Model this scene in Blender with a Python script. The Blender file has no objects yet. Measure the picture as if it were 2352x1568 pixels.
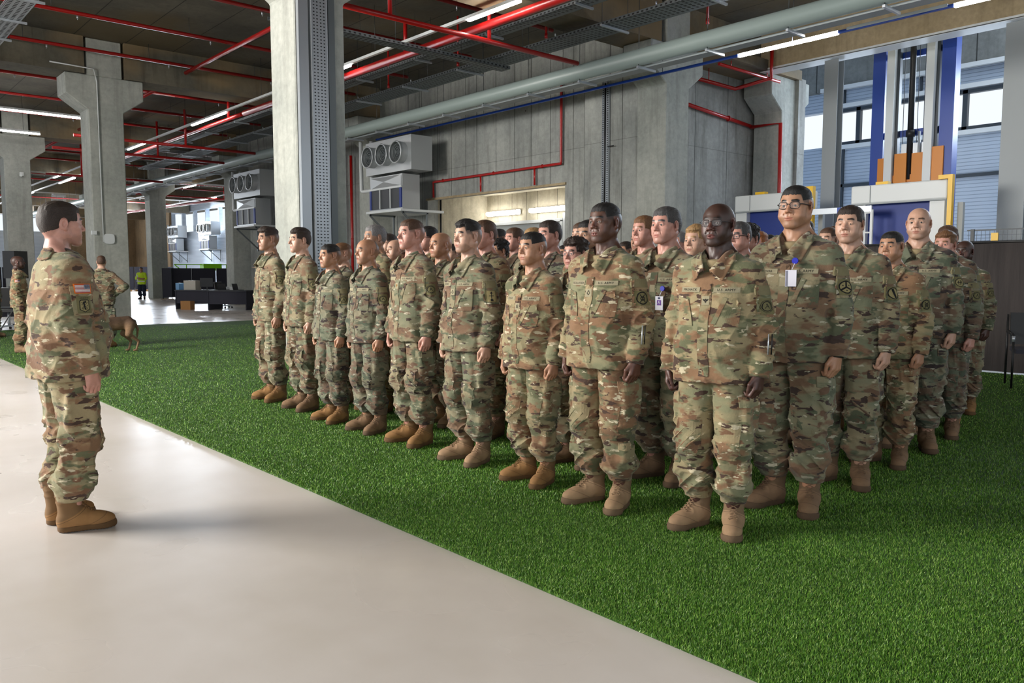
import bpy, bmesh, math, random, time
import numpy as np
from mathutils import Vector, Matrix
from mathutils.bvhtree import BVHTree
random.seed(11); np.random.seed(11)
SC=bpy.context.scene; COL=SC.collection
# ---------------------------------------------------------------- camera, sky, light, exposure
# +X runs from the camera towards the formation, +Y towards the far end of the hall
cam=bpy.data.objects.new('camera',bpy.data.cameras.new('camera')); COL.objects.link(cam); SC.camera=cam
cam.data.sensor_width=36.; cam.data.lens=36.*1840./2352.; cam.data.clip_end=300
cam.location=(0,0,1.37)
_az,_p=math.radians(48.5476),math.radians(4.8461)
cam.rotation_euler=(math.pi/2-_p,0,_az-math.pi/2)
SC.view_settings.view_transform='Standard'; SC.view_settings.look='None'; SC.view_settings.exposure=0.0; SC.view_settings.gamma=1.0
SC.view_settings.use_curve_mapping=False
try:
    SC.cycles.use_denoising=True; SC.cycles.max_bounces=6; SC.cycles.diffuse_bounces=4; SC.cycles.glossy_bounces=3; SC.cycles.sample_clamp_indirect=6.0
    SC.cycles.caustics_reflective=False; SC.cycles.caustics_refractive=False
except Exception: pass
W_=SC.world=bpy.data.worlds.new('overcast_sky'); W_.use_nodes=True
_bg=W_.node_tree.nodes['Background']; _bg.inputs[0].default_value=(.86,.93,1.,1); _bg.inputs[1].default_value=1.1
def area(name,loc,target,sx,sy,power,col):
    l=bpy.data.lights.new(name,'AREA'); l.shape='RECTANGLE'; l.size=sx; l.size_y=sy; l.energy=power; l.color=col
    o=bpy.data.objects.new(name,l); COL.objects.link(o); o.location=loc
    o.rotation_euler=(Vector(target)-Vector(loc)).to_track_quat('-Z','Y').to_euler(); return o
# daylight through the glazed front behind and left of the camera, high bay windows
area('front_glazing_light',(-7.5,12.,5.2),(4,3.5,0.4),6,3.2,3500,(1.0,.96,.90))
area('side_glazing_light',(-4.,-8.5,4.6),(4,5,0.8),8,4,260,(.93,.96,1.0))
area('bay_window_light',(25.8,8.,6.3),(16,7,3),14,1.6,1500,(.72,.85,1.0))
area('bay_wall_fill',(23.4,5.5,10.0),(24.5,5.5,2),4,9,700,(.78,.88,1.0))  # added fill to brighten the bay cladding; no known roof light there
area('far_window_light',(24.4,66.,5.6),(14,56,1),13,1.4,5200,(.80,.89,1.0))
area('end_window_light',(4.,83.3,5.8),(6,50,2),26,1.3,4200,(.86,.92,1.0))
# ---------------------------------------------------------------- helpers
def lin(c):
    c=c/255.0
    return c/12.92 if c<=0.04045 else ((c+0.055)/1.055)**2.4
def rgb(r,g,b): return (lin(r),lin(g),lin(b),1.0)
V3=Vector
def A3(*a): return np.array(a,dtype=float)

def tag(o,label=None,cat=None,group=None,kind=None):
    if label: o['label']=label
    if cat: o['category']=cat
    if group: o['group']=group
    if kind: o['kind']=kind
    return o
def mesh_from(name,verts,faces,smooth=False):
    me=bpy.data.meshes.new(name)
    me.from_pydata([tuple(v) for v in verts],[],[tuple(f) for f in faces])
    if smooth:
        me.polygons.foreach_set('use_smooth',[True]*len(me.polygons))
    me.update(); return me
def mesh_np(name,verts,quads,smooth=True):
    me=bpy.data.meshes.new(name); n=len(quads); w=quads.shape[1]
    me.vertices.add(len(verts)); me.vertices.foreach_set('co',np.asarray(verts,dtype=np.float32).ravel())
    me.loops.add(n*w); me.loops.foreach_set('vertex_index',np.asarray(quads,dtype=np.int32).ravel())
    me.polygons.add(n); me.polygons.foreach_set('loop_start',np.arange(0,n*w,w,dtype=np.int32))
    me.polygons.foreach_set('loop_total',np.full(n,w,dtype=np.int32))
    me.polygons.foreach_set('use_smooth',np.full(n,smooth,dtype=bool))
    me.update(calc_edges=True); return me
def put(name,me,mat=None,parent=None,loc=None,rz=None):
    o=bpy.data.objects.new(name,me); COL.objects.link(o)
    if mat is not None and me is not None and len(me.materials)==0: me.materials.append(mat)
    if parent is not None: o.parent=parent
    if loc is not None: o.location=loc
    if rz is not None: o.rotation_euler=(0,0,rz)
    return o
def empty(name,loc=(0,0,0),rz=0,label=None,cat=None,group=None):
    o=bpy.data.objects.new(name,None); COL.objects.link(o); o.location=loc; o.rotation_euler=(0,0,rz)
    o.empty_display_size=0.1
    return tag(o,label,cat,group)

class MB:
    """collects shapes into one mesh"""
    def __init__(s): s.v=[]; s.f=[]; s.sm=[]
    def box(s,x0,x1,y0,y1,z0,z1):
        b=len(s.v)
        s.v+=[(x0,y0,z0),(x1,y0,z0),(x1,y1,z0),(x0,y1,z0),(x0,y0,z1),(x1,y0,z1),(x1,y1,z1),(x0,y1,z1)]
        for f in ((0,3,2,1),(4,5,6,7),(0,1,5,4),(1,2,6,5),(2,3,7,6),(3,0,4,7)): s.f.append(tuple(b+i for i in f)); s.sm.append(False)
        return s
    def cbox(s,c,sx,sy,sz): return s.box(c[0]-sx/2,c[0]+sx/2,c[1]-sy/2,c[1]+sy/2,c[2]-sz/2,c[2]+sz/2)
    def prism(s,poly,axis,a,b):
        """poly: 2D list; extruded along axis ('x','y','z') from a to b"""
        n=len(poly); k=len(s.v)
        def P(p,t):
            return {'x':(t,p[0],p[1]),'y':(p[0],t,p[1]),'z':(p[0],p[1],t)}[axis]
        s.v+=[P(p,a) for p in poly]+[P(p,b) for p in poly]
        s.f.append(tuple(k+i for i in range(n))[::-1]); s.f.append(tuple(k+n+i for i in range(n))); s.sm+=[False,False]
        for i in range(n):
            j=(i+1)%n; s.f.append((k+i,k+j,k+n+j,k+n+i)); s.sm.append(False)
        return s
    def bar(s,p,q,w,h=None,roll=0):
        """rectangular bar from p to q"""
        h=h or w; p=V3(p); q=V3(q); d=(q-p).normalized()
        u=d.cross(V3((0,0,1)))
        if u.length<1e-4: u=V3((1,0,0))
        u.normalize(); n=u.cross(d)
        if roll:
            m=Matrix.Rotation(roll,3,d); u=m@u; n=m@n
        k=len(s.v)
        for c in (p,q):
            for a,b in ((-1,-1),(1,-1),(1,1),(-1,1)): s.v.append(tuple(c+u*(a*w/2)+n*(b*h/2)))
        for f in ((0,1,2,3),(7,6,5,4),(0,4,5,1),(1,5,6,2),(2,6,7,3),(3,7,4,0)): s.f.append(tuple(k+i for i in f)); s.sm.append(False)
        return s
    def cyl(s,p,q,r,r2=None,n=12,cap=True):
        r2=r if r2 is None else r2; p=V3(p); q=V3(q); d=(q-p).normalized()
        u=d.cross(V3((0,0,1)))
        if u.length<1e-4: u=V3((1,0,0))
        u.normalize(); w=u.cross(d); k=len(s.v)
        for c,rr in ((p,r),(q,r2)):
            for i in range(n):
                t=2*math.pi*i/n; s.v.append(tuple(c+u*(math.cos(t)*rr)+w*(math.sin(t)*rr)))
        for i in range(n):
            j=(i+1)%n; s.f.append((k+i,k+n+i,k+n+j,k+j)); s.sm.append(True)
        if cap:
            s.f.append(tuple(k+i for i in range(n))); s.f.append(tuple(k+n+i for i in range(n))[::-1]); s.sm+=[False,False]
        return s
    def tube(s,pts,r,n=8):
        pts=[V3(p) for p in pts]; k=len(s.v); m=len(pts)
        for i,p in enumerate(pts):
            d=(pts[min(i+1,m-1)]-pts[max(i-1,0)]).normalized()
            u=d.cross(V3((0,0,1)))
            if u.length<1e-3: u=d.cross(V3((0,1,0)))
            u.normalize(); w=u.cross(d)
            for j in range(n):
                t=2*math.pi*j/n; s.v.append(tuple(p+u*(math.cos(t)*r)+w*(math.sin(t)*r)))
        for i in range(m-1):
            for j in range(n):
                jj=(j+1)%n; s.f.append((k+i*n+j,k+(i+1)*n+j,k+(i+1)*n+jj,k+i*n+jj)); s.sm.append(True)
        s.f.append(tuple(k+j for j in range(n))); s.f.append(tuple(k+(m-1)*n+j for j in range(n))[::-1]); s.sm+=[False,False]
        return s
    def ring(s,c,ax,r,t,n=20,m=6):
        """torus"""
        c=V3(c); ax=V3(ax).normalized(); u=ax.orthogonal().normalized(); w=ax.cross(u); k=len(s.v)
        for i in range(n):
            a=2*math.pi*i/n; e=u*math.cos(a)+w*math.sin(a)
            for j in range(m):
                b=2*math.pi*j/m; s.v.append(tuple(c+e*(r+t*math.cos(b))+ax*(t*math.sin(b))))
        for i in range(n):
            for j in range(m):
                i2=(i+1)%n; j2=(j+1)%m; s.f.append((k+i*m+j,k+i2*m+j,k+i2*m+j2,k+i*m+j2)); s.sm.append(True)
        return s
    def build(s,name,mat=None,parent=None,loc=None,rz=None):
        me=mesh_from(name,s.v,s.f); me.polygons.foreach_set('use_smooth',s.sm)
        return put(name,me,mat,parent,loc,rz)
    def mesh(s,name,mat=None):
        me=mesh_from(name,s.v,s.f); me.polygons.foreach_set('use_smooth',s.sm)
        if mat: me.materials.append(mat)
        return me

# ---------------------------------------------------------------- materials
def newmat(name):
    m=bpy.data.materials.new(name); m.use_nodes=True; nt=m.node_tree
    b=nt.nodes['Principled BSDF']; return m,nt,b
def simple(name,col,rough=.5,metal=0.,spec=None,emit=None,estr=0):
    m,nt,b=newmat(name); b.inputs['Base Color'].default_value=col; b.inputs['Roughness'].default_value=rough; b.inputs['Metallic'].default_value=metal
    if emit: b.inputs['Emission Color'].default_value=emit; b.inputs['Emission Strength'].default_value=estr
    return m
class NT:
    def __init__(s,nt): s.nt=nt
    def n(s,t,**kw):
        o=s.nt.nodes.new(t)
        for k,v in kw.items(): setattr(o,k,v)
        return o
    def l(s,a,b): s.nt.links.new(a,b)
    def math(s,op,a,b=None,clamp=False):
        o=s.n('ShaderNodeMath',operation=op); o.use_clamp=clamp
        for i,v in enumerate((a,b)):
            if v is None: continue
            if isinstance(v,(int,float)): o.inputs[i].default_value=v
            else: s.l(v,o.inputs[i])
        return o.outputs[0]
    def mix(s,f,a,b,blend='MIX'):
        o=s.n('ShaderNodeMix',data_type='RGBA',blend_type=blend)
        for i,v in ((0,f),(6,a),(7,b)):
            if isinstance(v,(int,float)): o.inputs[i].default_value=v
            elif isinstance(v,tuple): o.inputs[i].default_value=v
            else: s.l(v,o.inputs[i])
        return o.outputs[2]
    def noise(s,vec,scale,detail=3,rough=.5,dist=0):
        o=s.n('ShaderNodeTexNoise'); o.inputs['Scale'].default_value=scale; o.inputs['Detail'].default_value=detail
        o.inputs['Roughness'].default_value=rough; o.inputs['Distortion'].default_value=dist
        if vec is not None: s.l(vec,o.inputs['Vector'])
        return o.outputs['Fac']
    def ramp(s,fac,stops,interp='LINEAR'):
        o=s.n('ShaderNodeValToRGB'); cr=o.color_ramp; cr.interpolation=interp
        while len(cr.elements)<len(stops): cr.elements.new(.5)
        for e,(p,c) in zip(cr.elements,stops):
            e.position=p; e.color=c if isinstance(c,tuple) else (c,c,c,1)
        s.l(fac,o.inputs[0]); return o.outputs[0]
    def mapping(s,vec,scale=(1,1,1),loc=(0,0,0),rot=(0,0,0)):
        o=s.n('ShaderNodeMapping'); o.inputs['Scale'].default_value=scale; o.inputs['Location'].default_value=loc; o.inputs['Rotation'].default_value=rot
        s.l(vec,o.inputs['Vector']); return o.outputs[0]
    def step(s,fac,thr,w=.01):
        o=s.n('ShaderNodeMapRange'); s.l(fac,o.inputs[0]); o.inputs[1].default_value=thr-w; o.inputs[2].default_value=thr+w; return o.outputs[0]
    def bump(s,h,dist,strength=.5):
        o=s.n('ShaderNodeBump'); o.inputs['Distance'].default_value=dist; o.inputs['Strength'].default_value=strength; s.l(h,o.inputs['Height']); return o.outputs[0]
M={}
def camo_mat(name,light=1.0,warm=0.0):
    m,nt,b=newmat(name); N=NT(nt)
    tc=N.n('ShaderNodeTexCoord'); oi=N.n('ShaderNodeObjectInfo')
    off=N.n('ShaderNodeVectorMath',operation='SCALE'); off.inputs[0].default_value=(37.,19.,53.); N.l(oi.outputs['Random'],off.inputs[3])
    add=N.n('ShaderNodeVectorMath',operation='ADD'); N.l(tc.outputs['Object'],add.inputs[0]); N.l(off.outputs[0],add.inputs[1])
    p=N.mapping(add.outputs[0],(1,1,2.3))
    def c(r,g,bb):
        return rgb(min(255,r*light+warm),min(255,g*light),min(255,bb*light-warm))
    base=N.mix(N.step(N.noise(p,3.2,2,.5),.5,.10),c(146,135,107),c(118,121,97))
    base=N.mix(N.step(N.noise(N.mapping(p,loc=(7,3,1)),4.6,3,.55),.53,.04),base,c(124,99,78))
    base=N.mix(N.step(N.noise(N.mapping(p,loc=(1,9,4)),6.5,3,.55),.57,.03),base,c(90,95,74))
    base=N.mix(N.step(N.noise(N.mapping(p,loc=(21,9,14)),7.5,3,.55),.60,.02),base,c(108,84,67))
    n1=N.noise(N.mapping(p,(1,1,1.3),loc=(3,5,8)),8.2,3.5,.55)
    base=N.mix(N.step(n1,.605,.007),base,c(68,55,50))
    n2=N.noise(N.mapping(p,(1,1,1.3),loc=(13,2,5)),11,3,.55)
    base=N.mix(N.step(n2,.64,.010),base,c(182,175,152))
    w=N.noise(tc.outputs['Object'],900,0)
    base=N.mix(.10,base,N.ramp(w,[(.3,(0.0,0.0,0.0,1)),(.7,(1,1,1,1))]),'OVERLAY')
    N.l(base,b.inputs['Base Color']); b.inputs['Roughness'].default_value=.92
    b.inputs['Specular IOR Level'].default_value=.25
    b.inputs['Sheen Weight'].default_value=.12
    fb=N.noise(N.mapping(add.outputs[0],(1,1,1)),38,3,.6)
    N.l(N.bump(fb,.006,.55),b.inputs['Normal'])
    return m
def skin_mat():
    m,nt,b=newmat('skin'); N=NT(nt)
    oi=N.n('ShaderNodeObjectInfo'); tc=N.n('ShaderNodeTexCoord')
    at=N.n('ShaderNodeAttribute',attribute_name='mask'); sep=N.n('ShaderNodeSeparateColor'); N.l(at.outputs['Color'],sep.inputs[0])
    hc=N.n('ShaderNodeAttribute',attribute_type='OBJECT',attribute_name='hair_tone')
    fade=N.n('ShaderNodeAttribute',attribute_type='OBJECT',attribute_name='fade')
    beard=N.n('ShaderNodeAttribute',attribute_type='OBJECT',attribute_name='stubble')
    base=oi.outputs['Color']
    mott=N.noise(tc.outputs['Object'],55,3)
    base=N.mix(.22,base,N.ramp(mott,[(.3,(.35,.35,.35,1)),(.7,(.65,.62,.6,1))]),'OVERLAY')
    red=N.mix(.32,base,N.mix(.5,base,(.42,.12,.09,1)))
    base=N.mix(at.outputs['Alpha'],base,red)                      # nose, ears, cheeks a little redder
    lip=N.mix(.55,base,N.mix(1.,base,(.62,.24,.21,1),'MULTIPLY'))
    lip=N.mix(.35,lip,(.35,.09,.08,1))
    base=N.mix(N.math('MULTIPLY',sep.outputs[0],.75),base,lip)
    st=N.math('MULTIPLY',sep.outputs[2],beard.outputs['Fac'])
    base=N.mix(st,base,hc.outputs['Color'])
    hn=N.noise(tc.outputs['Object'],700,1)
    hair=N.math('MULTIPLY',sep.outputs[1],N.math('ADD',N.math('MULTIPLY',hn,.9),.38),True)
    base=N.mix(hair,base,hc.outputs['Color'])
    N.l(base,b.inputs['Base Color']); b.inputs['Roughness'].default_value=.46
    b.inputs['Subsurface Weight'].default_value=0.0
    N.l(N.bump(N.noise(tc.outputs['Object'],180,3,.6),.0012,.35),b.inputs['Normal'])
    return m
def hair_mat():
    m,nt,b=newmat('hair'); N=NT(nt); oi=N.n('ShaderNodeObjectInfo'); tc=N.n('ShaderNodeTexCoord')
    s=N.noise(N.mapping(tc.outputs['Object'],(420,90,420)),1,2)
    N.l(N.mix(.75,oi.outputs['Color'],N.ramp(s,[(.3,(.18,.18,.18,1)),(.7,(.82,.82,.82,1))]),'OVERLAY'),b.inputs['Base Color'])
    b.inputs['Roughness'].default_value=.55
    N.l(N.bump(s,.004,.8),b.inputs['Normal']); return m
def objcol_mat(name,rough,bump=None,metal=0,boot=False):
    m,nt,b=newmat(name); N=NT(nt); oi=N.n('ShaderNodeObjectInfo'); tc=N.n('ShaderNodeTexCoord')
    n=N.noise(tc.outputs['Object'],14,4)
    col=N.mix(.35,oi.outputs['Color'],N.ramp(n,[(.3,(.3,.3,.3,1)),(.7,(.66,.66,.66,1))]),'OVERLAY')
    if boot:
        s=N.n('ShaderNodeSeparateXYZ'); N.l(tc.outputs['Object'],s.inputs[0]); e=N.math('ADD',s.outputs[2],N.math('MULTIPLY',s.outputs[1],.55))
        col=N.mix(N.math('MULTIPLY',N.step(e,.128,.002),.55),col,(.09,.058,.03,1))
        col=N.mix(N.math('MULTIPLY',N.math('LESS_THAN',N.math('ABSOLUTE',N.math('SUBTRACT',e,.118)),.0016),.6),col,(.05,.03,.018,1))
        col=N.mix(N.math('MULTIPLY',N.math('LESS_THAN',N.math('ABSOLUTE',N.math('SUBTRACT',e,.026)),.0016),.5),col,(.05,.03,.018,1))
    N.l(col,b.inputs['Base Color']); b.inputs['Roughness'].default_value=rough; b.inputs['Metallic'].default_value=metal
    if bump: N.l(N.bump(N.noise(tc.outputs['Object'],bump,3),.001,.4),b.inputs['Normal'])
    return m
# ---------------------------------------------------------------- implicit surfaces -> one continuous mesh
RS=np.random.RandomState(5)
LAT=RS.rand(32,32,32).astype(np.float32)
def vnoise(X,Y,Z):
    X,Y,Z=np.broadcast_arrays(X,Y,Z)
    xi=np.floor(X).astype(np.int32); yi=np.floor(Y).astype(np.int32); zi=np.floor(Z).astype(np.int32)
    fx=(X-xi).astype(np.float32); fy=(Y-yi).astype(np.float32); fz=(Z-zi).astype(np.float32)
    fx=fx*fx*(3-2*fx); fy=fy*fy*(3-2*fy); fz=fz*fz*(3-2*fz)
    x0=xi&31; x1=(xi+1)&31; y0=yi&31; y1=(yi+1)&31; z0=zi&31; z1=(zi+1)&31
    c00=LAT[x0,y0,z0]*(1-fx)+LAT[x1,y0,z0]*fx; c10=LAT[x0,y1,z0]*(1-fx)+LAT[x1,y1,z0]*fx
    c01=LAT[x0,y0,z1]*(1-fx)+LAT[x1,y0,z1]*fx; c11=LAT[x0,y1,z1]*(1-fx)+LAT[x1,y1,z1]*fx
    return (c00*(1-fy)+c10*fy)*(1-fz)+(c01*(1-fy)+c11*fy)*fz
def ridge(X,Y,Z):
    n=vnoise(X,Y,Z); r=1-np.abs(2*n-1); return r*r*r
def axis(lo,hi,h,fine=()):
    out=[lo]; x=lo
    while x<hi:
        s=h
        for a,b,f in fine:
            if a-s<x<b: s=min(s,f)
        x+=s; out.append(x)
    return np.array(out,dtype=np.float32)
class SDF:
    def __init__(s,xs,ys,zs):
        s.a=(xs,ys,zs); s.V=np.full((len(xs),len(ys),len(zs)),1.0,dtype=np.float32)
    def blk(s,lo,hi):
        sl=[]
        for ax,l,h in zip(s.a,lo,hi):
            i=max(0,np.searchsorted(ax,l)-1); j=min(len(ax),np.searchsorted(ax,h)+1); sl.append(slice(i,max(j,i+1)))
        X,Y,Z=[s.a[i][sl[i]] for i in range(3)]
        return tuple(sl),X[:,None,None],Y[None,:,None],Z[None,None,:]
    def op(s,fn,lo,hi,k,mode):
        sl,X,Y,Z=s.blk(lo,hi); d=fn(X,Y,Z); a=s.V[sl]
        if mode=='add':
            h=np.maximum(k-np.abs(a-d),0)/max(k,1e-6); s.V[sl]=np.minimum(a,d)-h*h*k*.25
        elif mode=='sub':
            d=-d; h=np.maximum(k-np.abs(a-d),0)/max(k,1e-6); s.V[sl]=np.maximum(a,d)+h*h*k*.25
        elif mode=='int':
            h=np.maximum(k-np.abs(a-d),0)/max(k,1e-6); s.V[sl]=np.maximum(a,d)+h*h*k*.25
        return s
    def ell(s,c,r,k=.02,mode='add',rot=None):
        c=np.array(c,float); r=np.array(r,float); m=max(r)+k+.03
        def fn(X,Y,Z):
            x=X-c[0]; y=Y-c[1]; z=Z-c[2]
            if rot is not None:
                R=rot; x,y,z=(R[0][0]*x+R[0][1]*y+R[0][2]*z, R[1][0]*x+R[1][1]*y+R[1][2]*z, R[2][0]*x+R[2][1]*y+R[2][2]*z)
            k0=np.sqrt((x/r[0])**2+(y/r[1])**2+(z/r[2])**2); k1=np.sqrt((x/r[0]**2)**2+(y/r[1]**2)**2+(z/r[2]**2)**2)+1e-6
            return k0*(k0-1)/k1
        return s.op(fn,c-m,c+m,k,mode)
    def seg(s,a,b,ra,rb,k=.02,mode='add',cap=None,flat=None):
        """tapered capsule; cap='b' cuts it flat at b; flat=(vector,ratio) squashes it along a direction"""
        a=np.array(a,float); b=np.array(b,float); m=max(ra,rb)*(1.0 if not flat else max(1,1/flat[1]))+k+.03
        ab=b-a; L2=float(ab@ab); L=math.sqrt(L2)
        def fn(X,Y,Z):
            x=X-a[0]; y=Y-a[1]; z=Z-a[2]
            tt=(x*ab[0]+y*ab[1]+z*ab[2])/L2; t=np.clip(tt,0,1)
            dx=x-t*ab[0]; dy=y-t*ab[1]; dz=z-t*ab[2]
            if flat:
                v=flat[0]; q=dx*v[0]+dy*v[1]+dz*v[2]; g=(1/flat[1]-1)*q
                dx=dx+v[0]*g; dy=dy+v[1]*g; dz=dz+v[2]*g
            d=np.sqrt(dx*dx+dy*dy+dz*dz)-(ra+(rb-ra)*t)
            if flat: d=d*flat[1]
            if cap=='b': d=np.maximum(d,(tt-1)*L)
            return d
        return s.op(fn,np.minimum(a,b)-m,np.maximum(a,b)+m,k,mode)
    def rbox(s,c,h,r,k=.01,mode='add',R=None):
        c=np.array(c,float); h=np.array(h,float); m=float(np.linalg.norm(h))+r+k+.02
        def fn(X,Y,Z):
            x=X-c[0]; y=Y-c[1]; z=Z-c[2]
            if R is not None:
                x,y,z=(R[0][0]*x+R[0][1]*y+R[0][2]*z, R[1][0]*x+R[1][1]*y+R[1][2]*z, R[2][0]*x+R[2][1]*y+R[2][2]*z)
            qx=np.abs(x)-h[0]+r; qy=np.abs(y)-h[1]+r; qz=np.abs(z)-h[2]+r
            return np.sqrt(np.maximum(qx,0)**2+np.maximum(qy,0)**2+np.maximum(qz,0)**2)+np.minimum(np.maximum(qx,np.maximum(qy,qz)),0)-r
        return s.op(fn,c-m,c+m,k,mode)
    def disp(s,fn,lo,hi):
        sl,X,Y,Z=s.blk(lo,hi); s.V[sl]+=fn(X,Y,Z).astype(np.float32); return s
    def mesh(s,name,attr=None,smooth_it=1):
        V=s.V; V[0]=V[-1]=np.maximum(V[0],.01); V[:,0]=np.maximum(V[:,0],.01); V[:,-1]=np.maximum(V[:,-1],.01); V[:,:,0]=np.maximum(V[:,:,0],.01); V[:,:,-1]=np.maximum(V[:,:,-1],.01)
        I=V<0; J=I.astype(np.int8)
        c=sum(J[i:J.shape[0]-1+i,j:J.shape[1]-1+j,k:J.shape[2]-1+k] for i in(0,1) for j in(0,1) for k in(0,1))
        act=(c>0)&(c<8); ai=np.argwhere(act); idx=np.full(act.shape,-1,np.int32); idx[act]=np.arange(len(ai))
        acc=np.zeros((len(ai),3)); cnt=np.zeros(len(ai))
        cs=[(0,0,0),(1,0,0),(0,1,0),(1,1,0),(0,0,1),(1,0,1),(0,1,1),(1,1,1)]
        ed=[(0,1),(2,3),(4,5),(6,7),(0,2),(1,3),(4,6),(5,7),(0,4),(1,5),(2,6),(3,7)]
        P=[]; W=[]
        for q in cs:
            g=ai+np.array(q); P.append(np.stack([s.a[m][g[:,m]] for m in range(3)],1)); W.append(V[g[:,0],g[:,1],g[:,2]])
        for a,b in ed:
            m=(W[a]<0)!=(W[b]<0); t=W[a][m]/(W[a][m]-W[b][m]); acc[m]+=P[a][m]+t[:,None]*(P[b][m]-P[a][m]); cnt[m]+=1
        vt=acc/cnt[:,None]
        Q=[]
        for ax in range(3):
            n=[slice(None)]*3; n2=[slice(None)]*3; n[ax]=slice(0,-1); n2[ax]=slice(1,None)
            A=I[tuple(n)]; B=I[tuple(n2)]; e=np.argwhere(A!=B); u=(ax+1)%3; w=(ax+2)%3
            e=e[(e[:,u]>0)&(e[:,w]>0)&(e[:,u]<V.shape[u]-1)&(e[:,w]<V.shape[w]-1)]
            def cell(du,dw):
                g=e.copy(); g[:,u]-=du; g[:,w]-=dw; return idx[g[:,0],g[:,1],g[:,2]]
            q=np.stack([cell(1,1),cell(0,1),cell(0,0),cell(1,0)],1)
            f=~A[e[:,0],e[:,1],e[:,2]]; q[f]=q[f][:,::-1]; Q.append(q)
        Q=np.concatenate(Q)
        for _ in range(smooth_it):      # light laplacian
            sm=np.zeros_like(vt); ct=np.zeros(len(vt))
            for a,b in ((0,1),(1,2),(2,3),(3,0)):
                np.add.at(sm,Q[:,a],vt[Q[:,b]]); np.add.at(ct,Q[:,a],1)
                np.add.at(sm,Q[:,b],vt[Q[:,a]]); np.add.at(ct,Q[:,b],1)
            vt=vt*.5+.5*sm/np.maximum(ct,1)[:,None]
        me=mesh_np(name,vt,Q)
        if attr is not None:
            col=attr(vt).astype(np.float32); ca=me.color_attributes.new('mask','FLOAT_COLOR','POINT'); ca.data.foreach_set('color',col.ravel())
        return me
def sstep(x,a,b):
    t=np.clip((x-a)/(b-a),0,1); return t*t*(3-2*t)
# ---------------------------------------------------------------- the figure (1.80 m tall, facing -Y, left hand at +X)
def norm(v):
    v=np.array(v,float); return v/np.linalg.norm(v)
STAND=dict(
    shoulder={1:A3(.178,.014,1.418),-1:A3(-.178,.014,1.418)},
    elbow={1:A3(.240,.042,1.135),-1:A3(-.240,.042,1.135)},
    wrist={1:A3(.252,-.028,.882),-1:A3(-.252,-.028,.882)},
    hand={1:(A3(.0,-.16,-1),A3(-.25,-1,.1),A3(-1,.1,0)),-1:(A3(.0,-.16,-1),A3(.25,-1,.1),A3(1,.1,0))},
    curl=1.0, knee={1:A3(.115,-.012,.50),-1:A3(-.115,-.012,.50)}, ankle={1:A3(.105,.045,.095),-1:A3(-.105,.045,.095)}, toe=.36)
def hand_sdf(F,w,d,f,m,curl):
    """wrist point w, d towards the fingers, f towards the thumb side, m towards the palm"""
    d=norm(d); f=norm(f-d*(f@d)); m=norm(m-d*(m@d)-f*(m@f))
    F.seg(w-d*.03,w+d*.02,.024,.026,.015,flat=(m,.75))
    F.seg(w+d*.02+f*.012,w+d*.075+f*.022,.018,.015,.014)
    F.seg(w+d*.02-f*.008,w+d*.077-f*.004,.018,.015,.014)
    F.seg(w+d*.02-f*.018,w+d*.070-f*.028,.017,.014,.014)
    for i,(off,sc,b) in enumerate(((.030,.94,.082),(.010,1.0,.086),(-.010,.95,.083),(-.029,.78,.076))):
        p=w+d*b+f*off; ang=0
        for L,r0,r1,da in ((.040,.0098,.0088,.55),(.026,.0088,.0080,1.15),(.020,.0080,.0070,.75)):
            ang+=da*curl*(1+.06*i); q=p+(d*math.cos(ang)+m*math.sin(ang))*L*sc
            F.seg(p,q,r0,r1,.004); p=q
    t0=w+d*.022+f*.026+m*.006; t1=t0+d*.036+f*.020+m*.012*curl; t2=t1+d*.030-f*.006*curl+m*.010*curl; t3=t2+d*.020-f*.006*curl+m*.006
    F.seg(t0,t1,.0145,.0115,.012); F.seg(t1,t2,.0112,.0098,.004); F.seg(t2,t3,.0098,.008,.003)
HC=A3(0,0,1.670)
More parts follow.
